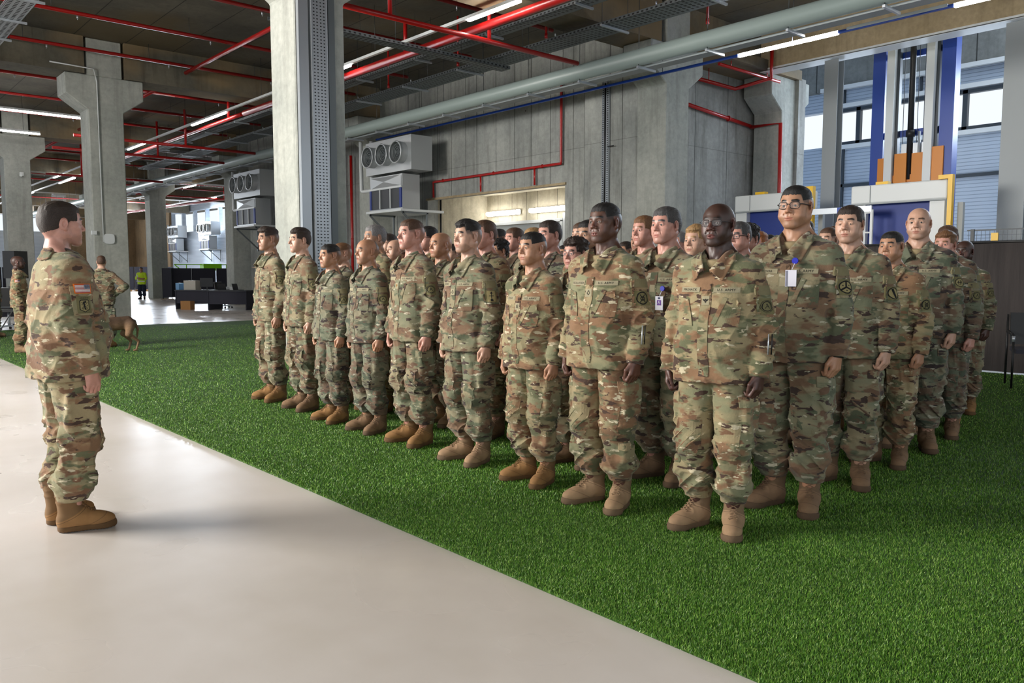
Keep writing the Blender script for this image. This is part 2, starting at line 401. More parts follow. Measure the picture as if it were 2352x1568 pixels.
def head_sdf(F,v):
    """v: face options"""
    g=lambda k,d: v.get(k,d)
    full=g('full',0.); jaw=g('jaw',0.); nose=g('nose',0.); brow=g('brow',0.)
    F.ell(HC+A3(0,.020,.022),(.0755,.098,.082),.01)
    F.ell(HC+A3(0,.052,-.012),(.066,.062,.066),.03)
    F.ell(HC+A3(0,-.030,.012),(.063,.060,.074),.03)
    F.ell(HC+A3(0,-.024,-.048),(.0575+full*.7,.066,.066),.03)
    for s in (1,-1):
        F.seg(HC+A3(s*(.050+jaw+full),.006,-.062),HC+A3(s*(.020+jaw),-.066,-.106),.021+full*.5,.017,.030)
        F.ell(HC+A3(s*.046,-.052,-.026),(.021,.021,.019),.024)              # cheekbone
        F.ell(HC+A3(s*(.036+full*.6),-.058,-.060),(.022+full,.021+full,.024),.026)  # cheek
    F.ell(HC+A3(0,-.074-g('chin',0),-.106),(.021,.016,.016),.020)
    F.seg(HC+A3(-.030,-.0800-brow,.014),HC+A3(.030,-.0800-brow,.014),.0095,.0095,.018)
    F.ell(HC+A3(0,-.066,-.068),(.031,.026,.030),.022)                    # muzzle
    for s in (1,-1): F.ell(HC+A3(s*.032,-.098,-.006),(.0175,.0165,.0125),.014,'sub')
    F.seg(HC+A3(0,-.084,.004),HC+A3(0,-.106-nose,-.030),.0072,.0100,.011)
    F.ell(HC+A3(0,-.108-nose,-.0345),(.0105+g('nw',0)*.5,.0095,.0090),.007)
    for s in (1,-1):
        F.ell(HC+A3(s*(.0125+g('nw',0)),-.0955,-.0385),(.0075,.0100,.0072),.006)
        F.ell(HC+A3(s*(.0065+g('nw',0)*.6),-.1035,-.0460),(.0030,.0045,.0035),.002,'sub')
    # eyelids with an opening for the eyeball
    op=g('eye',1.0)
    for s in (1,-1):
        F.ell(HC+A3(s*.0315,-.0745,-.0045),(.0165,.0142,.0128),.006); F.seg(HC+A3(s*.019,-.0865,.0015),HC+A3(s*.043,-.0830,.0005),.0032,.0030,.004)
        if op>.2: F.ell(HC+A3(s*.0318,-.0915,-.0050),(.0128,.0120,.0040*op),.0012,'sub')
    lp=g('lip',0.)
    F.ell(HC+A3(0,-.0890-lp*.4,-.0690),(.0225,.0100,.0055+lp),.004); F.ell(HC+A3(0,-.0880-lp*.4,-.0795),(.0185,.0095,.0060+lp),.004)
    F.seg(HC+A3(-.0215,-.0930,-.0738),HC+A3(.0215,-.0930,-.0738),.0019,.0019,.003,'sub')
    F.seg(HC+A3(0,-.100,-.0738),HC+A3(0,-.097,-.0738),.003,.003,.003,'sub')
    if g('mouth',0): F.ell(HC+A3(0,-.1010,-.0745),(.0120,.0120,.0040),.002,'sub')
    F.seg(HC+A3(0,-.0950,-.0520),HC+A3(0,-.0965,-.0600),.0022,.0026,.004,'sub')
    for s in (1,-1):    # naso-labial crease
        F.seg(HC+A3(s*.026,-.0885,-.048),HC+A3(s*.033,-.0800,-.072),.0012,.0012,.008,'sub')
    for s in (1,-1):    # ears
        R=Matrix.Rotation(-.22,3,'X')@Matrix.Rotation(s*-.32,3,'Z')
        R=[list(r) for r in R]
        F.ell(HC+A3(s*.0795,.016,-.012),(.0068,.0200,.0310),.006,rot=R)
        F.ell(HC+A3(s*.0775,.006,-.036),(.0065,.0105,.0105),.006)
        F.ell(HC+A3(s*.0865,.013,-.009),(.0060,.0120,.0200),.003,'sub',rot=R)
        F.seg(HC+A3(s*.0850,.001,-.014),HC+A3(s*.0830,.004,-.020),.0040,.0035,.003)
    # neck
    nk=g('neck',0.)
    F.seg(HC+A3(0,.030,-.055),A3(0,.028,1.44),.051+nk,.059+nk,.028)
    for s in (1,-1):
        F.seg(HC+A3(s*.052,.030,-.060),A3(s*.018,-.040,1.455),.014,.012,.02)
        F.seg(A3(s*.03,.045,1.53),A3(s*.155,.025,1.440),.030,.030,.05)
    F.seg(HC+A3(0,-.020,-.130),A3(0,-.026,1.50),.013,.012,.02)
def head_mask(v):
    def fn(P):
        x=np.abs(P[:,0]); y=P[:,1]; z=P[:,2]-HC[2]; C=np.zeros((len(P),4))
        hd=P[:,2]>1.53
        lip=(1-sstep(np.sqrt((x/.0235)**2+((z+.0745)/.0125)**2),.82,1.08))*(y<-.07)
        C[:,0]=lip*hd
        # scalp hair: hairline rises at the front, drops behind the ears
        line=np.where(y<-.02,.052+(-.02-y)*.05-(.0)*x,np.where(y<.02,.052-(y+.02)*1.6,np.maximum(-.012-(y-.02)*1.6,-.085)))
        side=sstep(x,.044,.062)*sstep(y,-.072,-.048)
        line=line-side*.050*(y<.02)
        rec=v.get('recede',0.)
        line=line+rec*(1-sstep(y,-.07,.05))
        if rec>.03: line=np.where((z>.012-(y<0)*.02)&(y<.060),9.,line)
        scalp=sstep(z-line,-.008,.014)*hd*(x>-1)
        ear=(x>.0745)&(np.abs(y-.013)<.028)&(z<.026)&(z>-.055)
        scalp[ear]=0
        fadeh=sstep(z,-.06,.055)*.75+.25
        browm=(1-sstep(np.abs(z-(.0205+.12*np.clip(x-.015,0,.02)-.35*np.clip(x-.038,0,.02))),.0032,.0074))*sstep(x,.010,.016)*(1-sstep(x,.046,.053))*(y<-.045)
        C[:,1]=np.maximum(scalp*fadeh*v.get('scalp',1.),browm*1.5*hd*v.get('browd',1.))
        beard=sstep(-z,.052,.075)*(y<.02)*(1-sstep(-z,.125,.140)); must=(1-sstep(np.abs(z+.058),.006,.013))*(x<.034)*(y<-.07)
        C[:,2]=np.clip(np.maximum(beard*.6,must*(3.0 if v.get('moustache') else .35)),0,1)*(1-lip)*hd*(1-.8*(x>.066))
        nosem=(1-sstep(np.sqrt((x/.024)**2+((z+.030)/.030)**2),.6,1.2))*(y<-.085); cheek=(1-sstep(np.sqrt(((x-.045)/.022)**2+((z+.038)/.024)**2),.4,1.2))*(y<-.04)
        C[:,3]=np.clip(nosem*.8+cheek*.45+ear*.8+.0,0,1)*hd+(P[:,2]<1.0)*.35
        return C
    return fn
def body_mesh(name,v,J=STAND):
    W=J['wrist']; fx=[(-.088,.088,.0026)]; fy=[(-.122,.120,.0026)]; fz=[(1.548,1.80,.0026)]
    for s in (1,-1):
        d=norm(J['hand'][s][0]); c=W[s]+d*.07
        fx.append((c[0]-.062,c[0]+.062,.0042)); fy.append((c[1]-.085,c[1]+.085,.0042)); fz.append((c[2]-.105,c[2]+.085,.0042))
    ex=max(abs(W[1][0]),abs(W[-1][0]),abs(J['elbow'][1][0]),abs(J['elbow'][-1][0]))+.10
    ylo=min(-.16,W[1][1]-.14,W[-1][1]-.14)
    F=SDF(axis(-ex,ex,.013,fx),axis(ylo,.20,.012,fy),axis(.02,1.84,.014,fz))
    def torso(X,Y,Z):
        w=np.interp(Z,[.80,.92,1.05,1.25,1.40,1.47],[.15,.155,.135,.155,.150,.07]); dd=np.interp(Z,[.80,.92,1.05,1.25,1.40,1.47],[.095,.105,.095,.108,.085,.06])
        q=np.sqrt((X/w)**2+((Y-.012)/dd)**2)-1
        return np.maximum(q*np.minimum(w,dd),np.abs(Z-1.18)-.27)
    F.op(torso,(-.3,-.2,.8),(.3,.25,1.55),.04,'add')
    head_sdf(F,v)
    for s in (1,-1):
        sh,el,wr=J['shoulder'][s],J['elbow'][s],J['wrist'][s]
        F.seg(sh,el,.052,.038,.03); F.seg(el,wr,.038,.025,.02)
        hand_sdf(F,wr,*J['hand'][s],J['curl'])
        F.seg(A3(s*.085,.01,.88),J['knee'][s],.078,.052,.04); F.seg(J['knee'][s],J['ankle'][s],.050,.036,.03)
        an=J['ankle'][s]; t=J['toe']
        F.seg(an+A3(0,.01,-.03),an+A3(s*math.sin(t)*.14,-math.cos(t)*.14,-.055),.034,.024,.03)
    return F.mesh(name,head_mask(v))
def jacket_mesh(name,J=STAND,girth=1.0,seed=0,hem=.845,short=False,belly=0.):
    el=J['elbow']; wr=J['wrist']; ex=max(abs(wr[1][0]),abs(wr[-1][0]),abs(el[1][0]),abs(el[-1][0]))+.12
    ylo=min(-.24,min(wr[1][1],wr[-1][1])-.12)
    h=.0052
    F=SDF(axis(-ex,ex,h),axis(ylo,.23,h),axis(hem-.02 if min(wr[1][2],wr[-1][2])>hem else min(wr[1][2],wr[-1][2])-.05,1.56,h))
    def torso(X,Y,Z):
        w=np.interp(Z,[hem,.95,1.08,1.28,1.38,1.445,1.50],[.203,.196,.190,.196,.178,.150,.100])*girth
        dd=np.interp(Z,[hem,.95,1.08,1.28,1.38,1.445,1.50],[.142,.140,.136,.134,.112,.092,.065])*(girth*.9+.1)
        by=belly*np.exp(-((Z-1.06)/.13)**2)
        yy=Y-.010; q=(np.abs(X/w)**2.4+np.abs(yy/(dd+by*(yy<0)))**2.4)**(1/2.4)-1
        return np.maximum(q*np.minimum(w,dd),np.maximum(hem-Z,Z-1.492))
    F.op(torso,(-.4,-.3,hem-.05),(.4,.3,1.56),.0,'add')
    for s in (1,-1):
        sh=J['shoulder'][s]
        F.seg(A3(s*.045,.026,1.476),sh+A3(-s*.012,0,-.012),.043,.056*girth,.06)
        e,w=el[s],wr[s]; d=norm(w-e)
        F.seg(sh+A3(0,0,-.025),e,.068*girth,.059*girth,.045)
        if short: F.seg(sh,sh+(e-sh)*.8,.075*girth,.07*girth,.02,cap='b'); 
        else:
            F.seg(e,w-d*.035,.059*girth,.049,.014,cap='b')
            F.seg(w-d*.055,w+d*.012,.046,.047,.006,cap='b')
    if True:
        sd=seed*3.7
        def folds(X,Y,Z):
            a=np.abs(X)-.0; arm=sstep(np.abs(X),.185*girth,.225*girth)
            # torso drapes: long slanting folds, stronger under the chest
            u=X*.9+Z*.42; r1=ridge(u*9+sd,Y*6,Z*5.5+X*3+sd)
            r2=ridge(X*5+sd,Y*5+3,Z*13+np.abs(X)*8+sd)
            n3=vnoise(X*26+sd,Y*26,Z*26)
            amp=.35+.65*sstep(-Z,-1.33,-1.10)
            r3=ridge(X*7-Z*3.5+sd,Y*5,Z*8.5-X*2.2+sd*2)
            tor=-.013*r1*amp-.009*r2*sstep(-Z,-1.22,-1.0)-.010*r3*sstep(-Z,-1.36,-1.15)
            # sleeve rings and twists
            el_z=1.135; k=np.exp(-((Z-el_z+.02)/.12)**2)+.75*np.exp(-((Z-.94)/.07)**2)+.25
            s1=ridge(X*7+sd,Y*8+Z*4,Z*24+Y*14+sd); s2=ridge(X*10+1,Y*9+sd,Z*15-Y*12)
            sl=-.013*s1*k-.011*s2*k
            return (tor*(1-arm)+sl*arm)+.0015*(n3-.5)
        F.disp(folds,(-9,-9,-9),(9,9,9))
    # open neck with a V
    F.seg(A3(0,.020,1.45),A3(0,.032,1.64),.069,.078,.006,'sub')
    F.seg(A3(0,-.075,1.515),A3(0,-.160,1.385),.058,.012,.006,'sub')
    F.seg(A3(0,-.1,1.53),A3(0,-.2,1.44),.06,.045,.006,'sub')
    me=F.mesh(name,smooth_it=1); me.set_sharp_from_angle(angle=math.radians(52))
    return me
def collar_mesh(cl):
    """fold-over collar; its flap is laid onto the jacket"""
    K=[(0,(0,.102,1.478),(0,.096,1.532),(0,.120,1.468)),(.30,(.062,.082,1.480),(.057,.076,1.536),(.084,.098,1.468)),
       (.55,(.082,.014,1.482),(.075,.012,1.534),(.108,.018,1.462)),(.78,(.071,-.062,1.462),(.064,-.060,1.508),(.108,-.076,1.436)),
       (1.,(.020,-.128,1.405),(.016,-.134,1.420),(.086,-.146,1.372))]
    ts=[k[0] for k in K]; n=40; rows=[]
    for i in range(-n,n+1):
        s=abs(i)/n; sg=1 if i>=0 else -1; pts=[]
        for r in (1,2,3): pts.append(np.array([np.interp(s,ts,[k[r][c] for k in K]) for c in range(3)])*A3(sg,1,1))
        B,T,O=pts; col=[]
        for t in np.linspace(0,1,5): col.append(B+(T-B)*t)
        for t in np.linspace(.10,1,9):
            p=T+(O-T)*t; p=p+norm(A3(p[0],p[1]-.01,.0)+1e-9)*.005*math.sin(math.pi*min(t*1.2,1)); col.append(p)
        rows.append(col)
    R=np.array(rows)
    for _ in range(3): R[1:-1]=(R[:-2]+2*R[1:-1]+R[2:])/4
    for i in range(R.shape[0]):
        for j in range(8,R.shape[1]):
            h=cl.b.find_nearest(V3(R[i,j]))
            if h[0] is not None:
                nn=np.array(h[1]); q=np.array(h[0])+nn*(.0065); d=(R[i,j]-np.array(h[0]))@nn; w=min(1,(j-7)/3)
                R[i,j]=R[i,j]*(1-w)+q*w if d<.05 else R[i,j]
    for _ in range(2): R[1:-1,8:]=(R[:-2,8:]+2*R[1:-1,8:]+R[2:,8:])/4
    m,k,_=R.shape; th=.0022
    du=np.gradient(R,axis=0); dv=np.gradient(R,axis=1); N=np.cross(du,dv); N/=np.linalg.norm(N,axis=2,keepdims=True)+1e-9
    V=np.concatenate([(R+N*th).reshape(-1,3),(R-N*th).reshape(-1,3)]); o=m*k; Q=[]
    for i in range(m-1):
        for j in range(k-1):
            a=i*k+j; Q.append((a,a+1,a+k+1,a+k)); Q.append((o+a,o+a+k,o+a+k+1,o+a+1))
    for i in range(m-1):
        for j in (0,k-1):
            a=i*k+j; q=(a,a+k,o+a+k,o+a); Q.append(q if j==0 else q[::-1])
    for j in range(k-1):
        for i in (0,m-1):
            a=i*k+j; q=(a,o+a,o+a+1,a+1); Q.append(q if i==0 else q[::-1])
    return mesh_np('collar',V,np.array(Q))
def trousers_mesh(name,J=STAND,girth=1.0,seed=0):
    h=.0056
    F=SDF(axis(-.34,.34,h),axis(-.24,.23,h),axis(.13,1.08,h))
    F.ell(A3(0,.012,.95),(.172*girth,.132*girth,.15),.03)
    for s in (1,-1):
        kn,an=J['knee'][s],J['ankle'][s]; at=A3(an[0],an[1]-.012,.215)
        F.seg(A3(s*.088,.012,.90),kn,.101*girth,.082,.022)
        F.seg(kn,A3(at[0],at[1],.30),.081,.075,.04)
        F.ell(A3(at[0],at[1],.262),(.083,.088,.072),.03)
        F.seg(A3(at[0],at[1],.25),A3(an[0],an[1],.168),.080,.060,.02,cap='b')
        F.rbox(A3(s*(.155+.02*girth),.012,.665),(.036,.070,.095),.018,.012)
        F.rbox(A3(s*.172,.0,.345),(.026,.045,.050),.012,.012)
    sd=seed*5.3+2
    def folds(X,Y,Z):
        s=np.sign(X); leg=X*s-.105
        thigh=sstep(Z,.55,.72); k=np.exp(-((Z-.50)/.10)**2)+1.1*np.exp(-((Z-.27)/.085)**2)+.22
        v1=ridge(X*11+sd+Z*2,Y*10+Z*1.5,Z*2.6+s*3)
        r1=ridge(X*6+s*5,Y*8+Z*6+sd,Z*17+X*16*s+sd); r2=ridge(X*8+s*2+sd,Y*7-Z*5,Z*23+Y*13)
        # baggy bulge over the knee
        return -.013*v1*(.35+.65*thigh)-.017*r1*k-.011*r2*k
    F.disp(folds,(-9,-9,-9),(9,9,9))
    F.disp(lambda X,Y,Z: np.where(Z<.165,.05,0.)+0*X+0*Y,(-9,-9,-9),(9,9,.17))
    me=F.mesh(name,smooth_it=1); me.set_sharp_from_angle(angle=math.radians(52)); return me
def boot_meshes(J=STAND,s=1):
    """left boot for s=1: upper, sole, laces"""
    an=J['ankle'][s]; t=J['toe']*s; R=Matrix.Rotation(t,3,'Z'); h=.0042
    def W(p): q=R@V3(p); return np.array([q.x+an[0],q.y+an[1],q.z])
    def fin(me):
        co=np.empty(len(me.vertices)*3,np.float32); me.vertices.foreach_get('co',co); co=co.reshape(-1,3)
        Rm=np.array(R); co=co@Rm.T+np.array([an[0],an[1],0.]); me.vertices.foreach_set('co',co.astype(np.float32).ravel()); me.update(); return me
    F=SDF(axis(-.085,.085,h),axis(-.235,.10,h),axis(.0,.28,h))
    F.seg(A3(0,.022,.10),A3(0,.030,.26),.050,.057,.03,cap='b')
    F.seg(A3(0,.030,.060),A3(0,-.020,.072),.046,.050,.03)
    F.seg(A3(0,-.010,.078),A3(0,-.110,.052),.050,.044,.04)
    F.ell(A3(-.003*s,-.140,.046),(.049,.066,.040),.03)
    F.ell(A3(0,.040,.05),(.041,.040,.05),.02)
    F.disp(lambda X,Y,Z:-.0035*ridge(X*8,Y*22,Z*26)*np.exp(-((Y+.055)/.05)**2)-.005*ridge(X*9,Y*9,Z*28+3)*sstep(Z,.10,.14),(-9,-9,-9),(9,9,9))
    F.op(lambda X,Y,Z:.024-Z+0*X+0*Y,(-9,-9,-9),(9,9,9),0,'int')
    up=fin(F.mesh('boot'))
    G=SDF(axis(-.085,.085,h),axis(-.235,.11,h),axis(-.006,.06,h))
    G.seg(A3(0,.032,.02),A3(0,-.02,.02),.047,.042,.02); G.seg(A3(0,-.02,.02),A3(-.003*s,-.140,.02),.042,.054,.03); G.ell(A3(-.003*s,-.150,.02),(.052,.064,.05),.02)
    G.op(lambda X,Y,Z:np.maximum(.001-Z,Z-(.034+.010*sstep(-Y,.15,.21)))+.003*((np.abs(np.mod(Y*60,1)-.5)<.25)&(Z<.012))+0*X,(-9,-9,-9),(9,9,9),.002,'int')
    so=fin(G.mesh('sole'))
    L=MB()
    def top(y,x):   # point on the boot's tongue line
        if y>-.015: 
            z=.125+( -.015-y)*-0+ (0); 
        return None
    pts=[(-.104,.101),(-.090,.110),(-.076,.120),(-.062,.131),(-.049,.145),(-.041,.163),(-.036,.183),(-.033,.204),(-.032,.222)]
    for i in range(len(pts)-1):
        (y0,z0),(y1,z1)=pts[i],pts[i+1]
        for sg in (1,-1):
            P=[]
            for u in np.linspace(0,1,7):
                x=sg*(-.021+.042*u); y=y0+(y1-y0)*u; z=z0+(z1-z0)*u; 
                b=1-(x/.03)**2*.55
                P.append(W((x,y-.006*b+.004,z+.004*b-.003)))
            L.tube(P,.0022,5)
    for sg in (1,-1):
        P=[W((sg*(.004+.020*math.sin(math.pi*u)),-.096-.012*u,.098+.012*math.sin(math.pi*u)-.012*u)) for u in np.linspace(0,1,9)]; L.tube(P,.0021,5)
    return up,so,L.mesh('laces')
def hair_mesh(kind):
    """short hair grown from the skull: 'short','crop','quiff','part','curly'"""
    F=SDF(axis(-.10,.10,.003),axis(-.13,.14,.003),axis(1.60,1.84,.003))
    F.ell(HC+A3(0,.020,.022),(.0755,.098,.082),.01); F.ell(HC+A3(0,.052,-.012),(.066,.062,.066),.03); F.ell(HC+A3(0,-.030,.012),(.063,.060,.074),.03)
    D=F.V.copy(); X=F.a[0][:,None,None]; Y=F.a[1][None,:,None]; Z=F.a[2][None,None,:]-HC[2]
    topness=sstep(Z,.045,.085); front=1-sstep(Y,-.06,.03)
    T={'short':.0095,'crop':.005,'quiff':.015,'part':.015,'curly':.022,'tall':.012,'fade':.008}[kind]
    t=.0012+T*topness
    side={'short':.0022,'crop':.0012,'quiff':.002,'part':.003,'curly':.006,'tall':.0015,'fade':.0008}[kind]; t=t+side*sstep(Z,-.03,.045)
    if kind=='quiff': t=t+.013*topness*front
    if kind=='part': t=t+.008*topness*sstep(X,-.03,.02)*front
    if kind=='tall': t=t+.008*topness*(1-sstep(Y,-.02,.06))
    fx,fy=(220,34) if kind!='curly' else (60,60)
    t=t+(.0022+.22*T)*(vnoise(X*fx+Y*30,Y*fy,Z*60)-.5)*(.4+.6*topness)+(.0 if kind!='curly' else .010)*(vnoise(X*75,Y*75,Z*75)-.4)
    line=np.where(Y<-.02,.050+0*Y,np.where(Y<.02,.050-(Y+.02)*1.5,np.maximum(-.010-(Y-.02)*1.7,-.072)))
    line=line-sstep(np.abs(X),.050,.063)*.044*(Y<.02)*(Y>-.060)
    t=t*1.0
    line=line+.009*(vnoise(X*130,Y*90,Z*0+3)-.5)
    if kind in ('tall','fade','quiff','crop'): line=np.maximum(line,.030+.012*np.sin(Y*20))
    if kind in ('tall',): line=line+.012*sstep(np.abs(X),.02,.045)*(Y<-.03)
    t=t*(.25+.75*sstep(Z-line,.0,.022))
    V=np.maximum(D-t,line-Z)
    ear=np.sqrt(((np.abs(X)-.080)/.02)**2+((Y-.012)/.024)**2+((Z+.012)/.036)**2)-1
    V=np.maximum(V,-ear*.02); V=np.maximum(V,-(D+.006))
    F.V=np.ascontiguousarray(np.broadcast_to(V,F.V.shape)).astype(np.float32)
    return F.mesh('hair',smooth_it=1)
def shirt_mesh():
    h=.005; F=SDF(axis(-.15,.15,h),axis(-.14,.14,h),axis(1.30,1.52,h))
    def t(X,Y,Z):
        w=np.interp(Z,[1.3,1.42,1.495],[.14,.115,.067]); d=np.interp(Z,[1.30,1.42,1.46,1.495],[.116,.098,.085,.072])
        return (np.sqrt((X/w)**2+((Y-.010)/d)**2)-1)*np.minimum(w,d)
    F.op(t,(-9,-9,-9),(9,9,9),0,'add')
    F.op(lambda X,Y,Z:np.maximum(Z-(1.488+.22*np.minimum(Y,.05)),1.31-Z)+0*X,(-9,-9,-9),(9,9,9),.004,'int')
    return F.mesh('undershirt')
def eye_mesh():
    V=[];Fc=[];mi=[]; r=.0124; n=14; ang=[0,.24,.56,.8,1.2,1.6,2.2,3.14159]
    V.append((0,-r,0))
    for a in ang[1:-1]:
        for i in range(n): t=2*math.pi*i/n; V.append((r*math.sin(a)*math.cos(t),-r*math.cos(a),r*math.sin(a)*math.sin(t)))
    V.append((0,r,0)); k=len(ang)-2
    for i in range(n):
        j=(i+1)%n; Fc.append((0,1+i,1+j)); mi.append(2)
        for q in range(k-1): Fc.append((1+q*n+i,1+(q+1)*n+i,1+(q+1)*n+j,1+q*n+j)); mi.append(1 if q==0 else 0)
        Fc.append((1+(k-1)*n+i,len(V)-1,1+(k-1)*n+j)); mi.append(0)
    me=mesh_from('eye',V,Fc,True)
    for m in ('eye_white','iris','pupil'): me.materials.append(M[m])
    me.polygons.foreach_set('material_index',mi); return me
def glasses_mesh(thick=.0012,w=.0235,h=.0165,full=True):
    B=MB(); z0=HC[2]-.004
    for s in (1,-1):
        P=[]
        for i in range(19):
            t=2*math.pi*i/18; c=math.cos(t); q=math.sin(t); e=.62
            P.append((s*.0325+w*math.copysign(abs(c)**e,c),-.0975-.0*abs(c)+.012*((s*.0325+w*c)/.055)**2*.9,z0+h*math.copysign(abs(q)**e,q)))
        B.tube(P,thick,5)
        B.tube([(s*(.0325+w),-.0875,z0+.006),(s*.068,-.078,z0+.006),(s*.0775,-.04,z0+.004),(s*.082,.004,z0+.000),(s*.083,.020,z0-.010)],thick*1.25,5)
        B.tube([(s*.009,-.0985,z0+.002),(s*.010,-.094,z0-.006)],.0009,4)
    B.tube([(-.0095,-.0985,z0+.005),(0,-.101,z0+.007),(.0095,-.0985,z0+.005)],thick,5)
    return B.mesh('glasses')
def lens_mesh(w=.0235,h=.0165):
    V=[];Fc=[]; z0=HC[2]-.004
    for s in (1,-1):
        k=len(V)
        for i in range(18):
            t=2*math.pi*i/18; c=math.cos(t); q=math.sin(t); e=.62
            V.append((s*.0325+w*math.copysign(abs(c)**e,c),-.0977+.0108*((s*.0325+w*c)/.055)**2,z0+h*math.copysign(abs(q)**e,q)))
        Fc.append(tuple(range(k,k+18)))
    return mesh_from('lenses',V,Fc)
# ---------------------------------------------------------------- patches laid onto cloth
class Cloth:
    def __init__(s,me): s.b=BVHTree.FromPolygons([v.co[:] for v in me.vertices],[p.vertices[:] for p in me.polygons])
    def hit(s,p,d):
        r=s.b.ray_cast(V3(p),V3(d),.6)
        return r[0]
def _proj(cl,O,U,W,D,u,v,fallback):
    p=O+U*u+W*v; r=cl.hit(p,D)
    if r is None: return (p+D*fallback[0])
    t=(np.array(r)-p)@D
    if abs(t-fallback[0])>.045: t=fallback[0]
    fallback[0]=t*.5+fallback[0]*.5
    return p+D*t
def decal(cl,O,U,W,w,h,th=.0025,name='patch',nu=10,nv=6,skew=0,smooth_k=2,quad=None):
    """rectangular patch w x h centred on O, projected along -(UxW)"""
    U=norm(U); W=norm(W); D=-np.cross(U,W); O=np.array(O,float)
    r=cl.hit(O,D); t0=[.2 if r is None else float((np.array(r)-O)@D)]
    G=np.zeros((nu+1,nv+1,3))
    for i in range(nu+1):
        for j in range(nv+1):
            a=i/nu; b=j/nv
            if quad: 
                q=[np.array(x,float) for x in quad]; p=(q[0]*(1-a)+q[1]*a)*(1-b)+(q[3]*(1-a)+q[2]*a)*b
            else: p=np.array([(a-.5)*w+(b-.5)*skew,(b-.5)*h])
            G[i,j]=_proj(cl,O,U,W,D,p[0],p[1],list(t0))
    for _ in range(smooth_k):
        T=G@D; T2=T.copy(); T2[1:-1,1:-1]=(T[1:-1,1:-1]*2+T[:-2,1:-1]+T[2:,1:-1]+T[1:-1,:-2]+T[1:-1,2:])/6
        T2=np.minimum(T2,T+.0006) if False else T2
        G+=(T2-T)[...,None]*D
    for i in range(nu+1):
        for j in range(nv+1):
            q=cl.b.find_nearest(V3(G[i,j]))
            if q[0] is not None and q[3]>.012: G[i,j]=np.array(q[0])+np.array(q[1])*.004
    top=G-D*(th+.0012); bot=G+D*.004; m,k=nu+1,nv+1; V=np.concatenate([top.reshape(-1,3),bot.reshape(-1,3)]); o=m*k; Q=[]
    for i in range(nu):
        for j in range(nv):
            a=i*k+j; Q.append((a,a+k,a+k+1,a+1))
    for i in range(nu):
        Q.append((i*k,o+i*k,o+(i+1)*k,(i+1)*k)); a=i*k+nv; Q.append((a,a+k,o+a+k,o+a))
    for j in range(nv):
        Q.append((j,j+1,o+j+1,o+j)); a=nu*k+j; Q.append((a,o+a,o+a+1,a+1))
    me=mesh_np(name,V,np.array(Q),smooth=False)
    return me,(G,D,th,w,h,U,W,O)
def on_patch(info,pts2d,lift=.0009):
    """map 2-D points (metres from the patch centre) onto a patch"""
    G,D,th,w,h,U,W,O=info; nu=G.shape[0]-1; nv=G.shape[1]-1; out=[]
    for x,y in pts2d:
        a=min(max((x/w+.5),0),1)*nu; b=min(max((y/h+.5),0),1)*nv; i=min(int(a),nu-1); j=min(int(b),nv-1); fa=a-i; fb=b-j
        p=(G[i,j]*(1-fa)+G[i+1,j]*fa)*(1-fb)+(G[i,j+1]*(1-fa)+G[i+1,j+1]*fa)*fb
        out.append(p-D*(th+.0012+lift))
    return out
_TX={}
def text2d(s,size,bold=True):
    """outline mesh of a word, centred: verts 2-D, faces"""
    k=(s,)
    if k not in _TX:
        cu=bpy.data.curves.new('t','FONT'); cu.body=s; cu.align_x='CENTER'; cu.align_y='CENTER'; cu.resolution_u=2
        if bold: cu.offset=0.; cu.space_character=1.08
        o=bpy.data.objects.new('t',cu); COL.objects.link(o); dg=bpy.context.evaluated_depsgraph_get(); dg.update()
        me=o.evaluated_get(dg).to_mesh(); _TX[k]=([(v.co.x,v.co.y) for v in me.vertices],[tuple(p.vertices) for p in me.polygons])
        o.evaluated_get(dg).to_mesh_clear(); bpy.data.objects.remove(o); bpy.data.curves.remove(cu)
    v,f=_TX[k]; return [(a*size,b*size) for a,b in v],f
def lettering(info,s,size,mat,parent,name='lettering',at=(0,0),sx=1.0):
    v,f=text2d(s,size); v=[(a*sx+at[0],b+at[1]) for a,b in v]
    me=mesh_from(name,on_patch(info,v),f); return put(name,me,mat,parent)
def shape(info,polys,mat,parent,name='emblem',lift=.0009):
    bm=bmesh.new()
    for P in polys:
        try: bm.faces.new([bm.verts.new((x,y,0)) for x,y in P])
        except ValueError: pass
    bmesh.ops.triangulate(bm,faces=bm.faces[:])
    for _ in range(3):
        L=[e for e in bm.edges if e.calc_length()>.009]
        if not L: break
        bmesh.ops.subdivide_edges(bm,edges=L,cuts=1,use_grid_fill=False); bmesh.ops.triangulate(bm,faces=[f for f in bm.faces if len(f.verts)>3])
    bm.verts.index_update()
    V=[(v.co.x,v.co.y) for v in bm.verts]; Fc=[tuple(v.index for v in f.verts) for f in bm.faces]; bm.free()
    me=mesh_from(name,on_patch(info,V,lift+.0006),Fc); return put(name,me,mat,parent)
def ringpoly(cx,cy,r0,r1,n=22,sy=1.0):
    out=[]
    for i in range(n):
        a=2*math.pi*i/n; b=2*math.pi*(i+1)/n
        out.append([(cx+r0*math.cos(a),cy+sy*r0*math.sin(a)),(cx+r1*math.cos(a),cy+sy*r1*math.sin(a)),(cx+r1*math.cos(b),cy+sy*r1*math.sin(b)),(cx+r0*math.cos(b),cy+sy*r0*math.sin(b))])
    return out
def disc(cx,cy,r,n=16,sy=1.0): return [[(cx+r*math.cos(2*math.pi*i/n),cy+sy*r*math.sin(2*math.pi*i/n)) for i in range(n)]]
def line2(x0,y0,x1,y1,w):
    d=math.hypot(x1-x0,y1-y0); nx,ny=-(y1-y0)/d*w/2,(x1-x0)/d*w/2
    return [[(x0+nx,y0+ny),(x0-nx,y0-ny),(x1-nx,y1-ny),(x1+nx,y1+ny)]]
